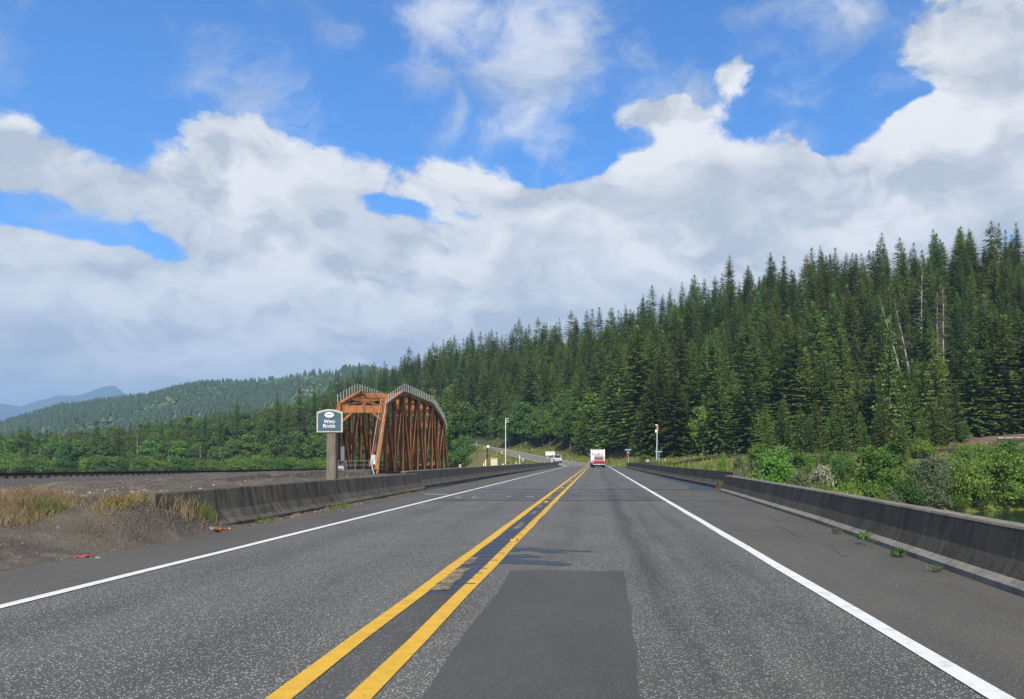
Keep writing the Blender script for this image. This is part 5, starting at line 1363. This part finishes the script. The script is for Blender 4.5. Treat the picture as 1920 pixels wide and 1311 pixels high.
g = MB(); g.tube((x+.1, 179.8, zt-.05), (x+.1, 180.1, zt-.05), .30, n=18); g.build('signal_head', M['whitep'], xs_)
for dz, hh in ((.95, .95), (2.2, .95)):
    g = MB(); g.box((x-.08, 179.85, zt-dz), (.34, .3, hh)); g.build('shade', M['black'], xs_, .03)
g = MB(); g.box((x-.75, 180, zt-.15), (1.1, .05, .07)); g.box((x-.65, 180, zt-.5), (.7, .05, .07)); g.build('crossarm', M['tan'], xs_)
def at_ground(u, Y, dz=0): xx = (u-CX)*Y/F; return xx, Y, gz(xx, Y)
for (u, v0, v1, Y, wpx, lab) in [(974.5, 853, 860, 196, 1.3, 'thin white marker post beside the hill road'), (1035, 858, 869, 192, 1.4, 'white marker post directly left of the van'), (940.5, 846, 851, 232, 1.0, 'thin pale marker post high beside the hill road'), (910.5, 862, 866, 172, 1.8, 'white marker left of the cream cabinet, upper'), (907, 868, 872, 171, 1.6, 'white marker left of the cream cabinet, lower')]:
    xx = (u-CX)*Y/F; z0 = gz(xx, Y); zt = max(EYE+(CY-v0)*Y/F, z0+.5)
    ep = empty('marker_post', (xx, Y, z0), lab, 'marker post', 'white roadside marker posts')
    g = MB(); g.box((xx, Y, (z0+zt)/2-.1), (wpx*Y/F, .05, zt-z0+.2)); g.build('post', M['whitep'], ep)
    g = MB(); g.box((xx, Y-.03, zt-.14), (wpx*Y/F*.7, .012, .12)); g.build('reflector', M['galv'], ep)
for (u, v, Y, lab, s) in [(981, 861, 186, 'white stone block in the grass below the hill road', .26), (974, 868, 170, 'small pale stone in the grass behind the left parapet', .16), (968, 866, 172, 'pale stone in the weeds behind the left parapet', .2), (863, 872, 178, 'pale block on the grass beyond the truss bridge', .3), (1214, 863, 152, 'pale concrete block right of the end of the right parapet', .32), (1247, 861, 150, 'white stone right of the green street sign', .14)]:
    xx = (u-CX)*Y/F; z0 = gz(xx, Y)
    g = MB(); g.prismz([(-s, -s*.8), (s*.9, -s), (s, s*.7), (-s*.8, s)], -.3, max(.25, s*1.5)); o = g.build('stone_block', M['palerock'], None, .05)
    o.location = (xx, Y, max(z0, EYE+(CY-v)*Y/F-s)); tag(o, lab, 'stone block')
# white road sign seen on two posts, above the van
Y = 226; x = (1031.5-CX)*Y/F; z = gz(x, Y); zc = EYE+(CY-850.5)*Y/F
rs = empty('road_sign', (x, Y, z), 'white rectangular road sign on two posts above the van', 'sign')
hw = 8.6*Y/F; hh = 3.6*Y/F
g = MB(); g.box((x, Y, zc), (2*hw, .06, 2*hh)); pn_ = g.build('panel', M['whitep'], rs, .02)
for s in (-1, 1):
    g = MB(); g.box((x+s*hw*.62, Y+.09, (zc+hh+z-.3)/2), (.12, .10, zc+hh-z+.3)); g.build('post', M['galv'], rs)
g = MB(); g.box((x, Y-.045, zc+hh*.45), (1.4*hw, .02, .10)); g.box((x-hw*.6, Y-.045, zc-.1), (.10, .02, hh*1.1)); g.box((x+hw*.6, Y-.045, zc-.1), (.10, .02, hh*1.1)); g.build('brace_marks', M['grey'], pn_)
# street name signs, stop sign, pole
def street_sign(u, v, Y, w, lab, red=False):
    x = (u-CX)*Y/F; z = gz(x, Y); zc = EYE+(CY-v)*Y/F
    t = empty('street_sign', (x, Y, z), lab, 'street sign', None)
    g = MB(); g.tube((x, Y, z-.3), (x, Y, zc+.1), .045, n=8); g.build('post', M['galv'], t)
    g = MB(); g.box((x-.05, Y-.06, zc), (w, .03, .24)); bl = g.build('name_blade', M['teal'], t, .01)
    g = MB(); g.box((x-.05, Y-.078, zc), (w*.72, .006, .07)); g.build('name_band', M['galv'], bl)
    if red:
        r = .34; g = MB(); cz = zc-.62; n = 8
        g.prismy([(x+r*math.cos(math.pi/8+k*math.pi/4), cz+r*math.sin(math.pi/8+k*math.pi/4)) for k in range(n)], Y-.10, Y-.07); rf = g.build('stop_plate', M['red'], t)
        g = MB(); g.box((x-.08, Y-.106, cz+.07), (.22, .006, .10)); g.build('pale_mark', M['letter'], rf)
    return t
street_sign(1178, 843.5, 158, 1.3, 'teal street name sign over a small red octagonal plate right of the truck', True)
street_sign(1235.5, 847, 152, 1.4, 'teal street name sign on a thin post above the grass strip')
Y = 172; x = (1231-CX)*Y/F; z = gz(x, Y); zt = EYE+(CY-796)*Y/F
pl = empty('utility_pole', (x, Y, z), 'pale short utility pole with white and dark red boxes among the firs', 'pole')
g = MB(); g.tube((x, Y, z-.3), (x+.15, Y, zt), .13, .10, 10); g.build('pole', M['galv'], pl)
g = MB(); g.box((x-.12, Y-.1, zt-1.45), (.34, .24, .65)); g.build('white_box', M['whitep'], pl, .03)
g = MB(); g.box((x+.36, Y-.06, zt-.85), (.16, .2, 1.5)); g.build('red_box', M['redcloth'], pl, .03)
g = MB(); g.box((x-.10, Y-.06, zt-.12), (.36, .2, .2)); g.build('pole_cap', M['whitep'], pl, .02)

# the side road on the right: level shelf edge with a low dark rail that draws the cut's shade, and the brown cut above it
def side_xy(k): 
    return np.interp(k, [0, 1, 2, 3, 4, 5], [9, 24, 40, 56, 72, 92]), np.interp(k, [0, 1, 2, 3, 4, 5], [156, 153, 149, 145, 141, 134])
vs, fs = [], []
for i in range(41):
    k = i/8; xx, yy = side_xy(k)
    for o_ in (-1.6, 1.6):
        q = float(land(np.array([xx]), np.array([yy]))[0]); vs.append((xx, yy+o_, q+.22))
for i in range(40): fs.append((2*i, 2*i+1, 2*i+3, 2*i+2))
link_mesh('side_road', np_mesh('side_road', vs, fs, M['gravel_lot']))['kind'] = 'structure'
gr = empty('shade_rail', (40, 147, 0), 'low dark rail along the side road, its deep part a stand-in for shade', 'shade band')
prev = None
for i in range(47):
    k = .35+i*.098; xx, yy = side_xy(k); yy -= 2.0; q = gz(xx, yy)
    g = MB(); g.box((xx, yy, q+.22), (.18, .18, .9)); g.build('post', M['timber'], gr)
    if prev is not None:
        g = MB(); g.beam((prev[0], prev[1]-.12, prev[2]+.48), (xx, yy-.12, q+.48), .10, .30 if i < 18 else .62); g.build('rail', M['timber'], gr)  # the taller stretch is a dark band added as shade below the trees
    prev = (xx, yy, q)
# cut soil bank with fallen logs at the right edge
cx = np.linspace(1780, 2120, 60); 
def cut(x, y): return land(x, y)+.10+1.5*np.clip((y-149)/6, 0, 1)*np.clip((172-y)/8, 0, 1)+.35*np.round(np.clip((y-146)/2.0, 0, 12))*.3*(val_noise(x, y, 2.2, 91)-.2)
polar_obj('soil_bank', cx, np.full(60, 140.0), np.full(60, 172.0), 40, cut, M['soilbank'])
for (u, Y, L, r, lab) in [(1905, 152, 7, .20, 'long bleached log lying on the brown cut bank'), (1870, 149, 5, .16, 'shorter dark log below the bleached one on the cut bank'), (1900, 146, 6, .18, 'lowest log on the brown cut bank')]:
    xx = (u-CX)*Y/F; zz = float(cut(np.array([xx]), np.array([float(Y)]))[0])
    g = MB(); g.tube((xx-L/2, Y, zz+r), (xx+L/2, Y-.4, zz+r+.1), r, r*.8, 9); o = g.build('fallen_log', M['snag' if 'bleached' in lab else 'timber'], None, smooth=False); tag(o, lab, 'log')
# far edge: raised marker between the yellow lines
mk = empty('road_marker', (-1.36, 13.15, .012), 'amber raised pavement marker between the two yellow lines', 'road marker')
g = MB(); g.prismx([(-.07, 0), (-.045, .028), (.045, .028), (.07, 0)], -.06, .06); g.build('housing', M['black'], mk, world=False)
g = MB(); g.prismx([(-.074, .004), (-.05, .031), (-.046, .029), (-.07, .002)], -.05, .05); g.build('reflector', M['amber'], mk, world=False)
for (yy, xo) in ((25, -1.57), (37, -1.57), (49, -1.57), (61, -1.57)):
    m2 = mk.copy(); C.objects.link(m2); m2.location = (xo, yy, .012); m2['label'] = {25: 'amber pavement marker on the approach just before the bridge joint', 37: 'amber pavement marker just past the bridge joint', 49: 'second amber pavement marker on the bridge', 61: 'third amber pavement marker on the bridge'}[yy]
    m2['group'] = 'pavement markers'; mk['group'] = 'pavement markers'
    for ch in list(mk.children):
        c = ch.copy(); C.objects.link(c); c.parent = m2

# ------------------------------------------------------------------ the air
hz = MB(); hz.box((-1750, 4750, 428), (22000, 14900, 896))
haze = hz.build('haze', None); haze['kind'] = 'stuff'; haze.data.materials.clear()
hm = bpy.data.materials.new('haze_air'); hm.use_nodes = True; hw_ = NT(hm.node_tree); hw_.n.clear()
ho = hw_.new('ShaderNodeOutputMaterial'); pv = hw_.new('ShaderNodeVolumePrincipled')
pv.inputs['Color'].default_value = (.40, .66, 1.0, 1); pv.inputs['Density'].default_value = 1.45e-4; pv.inputs['Anisotropy'].default_value = 0.0
hw_.l.new(pv.outputs[0], ho.inputs['Volume']); haze.data.materials.append(hm)

# trees alike in look and zone are told apart by their order across the picture
ORD = ['leftmost', 'second from left', 'third from left', 'fourth from left', 'fifth from left', 'sixth from left', 'seventh from left', 'eighth from left', 'ninth from left', 'tenth from left', 'eleventh from left', 'twelfth from left', 'thirteenth from left', 'fourteenth from left']
same = {}
for o in C.objects:
    if o.parent is None and o.get('category') in ('conifer', 'tree', 'bush') and o.get('label'): same.setdefault(o['label'], []).append(o)
for lab, os_ in same.items():
    if 1 < len(os_) <= len(ORD)+1:
        os_.sort(key=lambda o: o.location.x/o.location.y)
        for i, o in enumerate(os_): o['label'] = lab+', '+('rightmost' if i == len(os_)-1 else ORD[i])
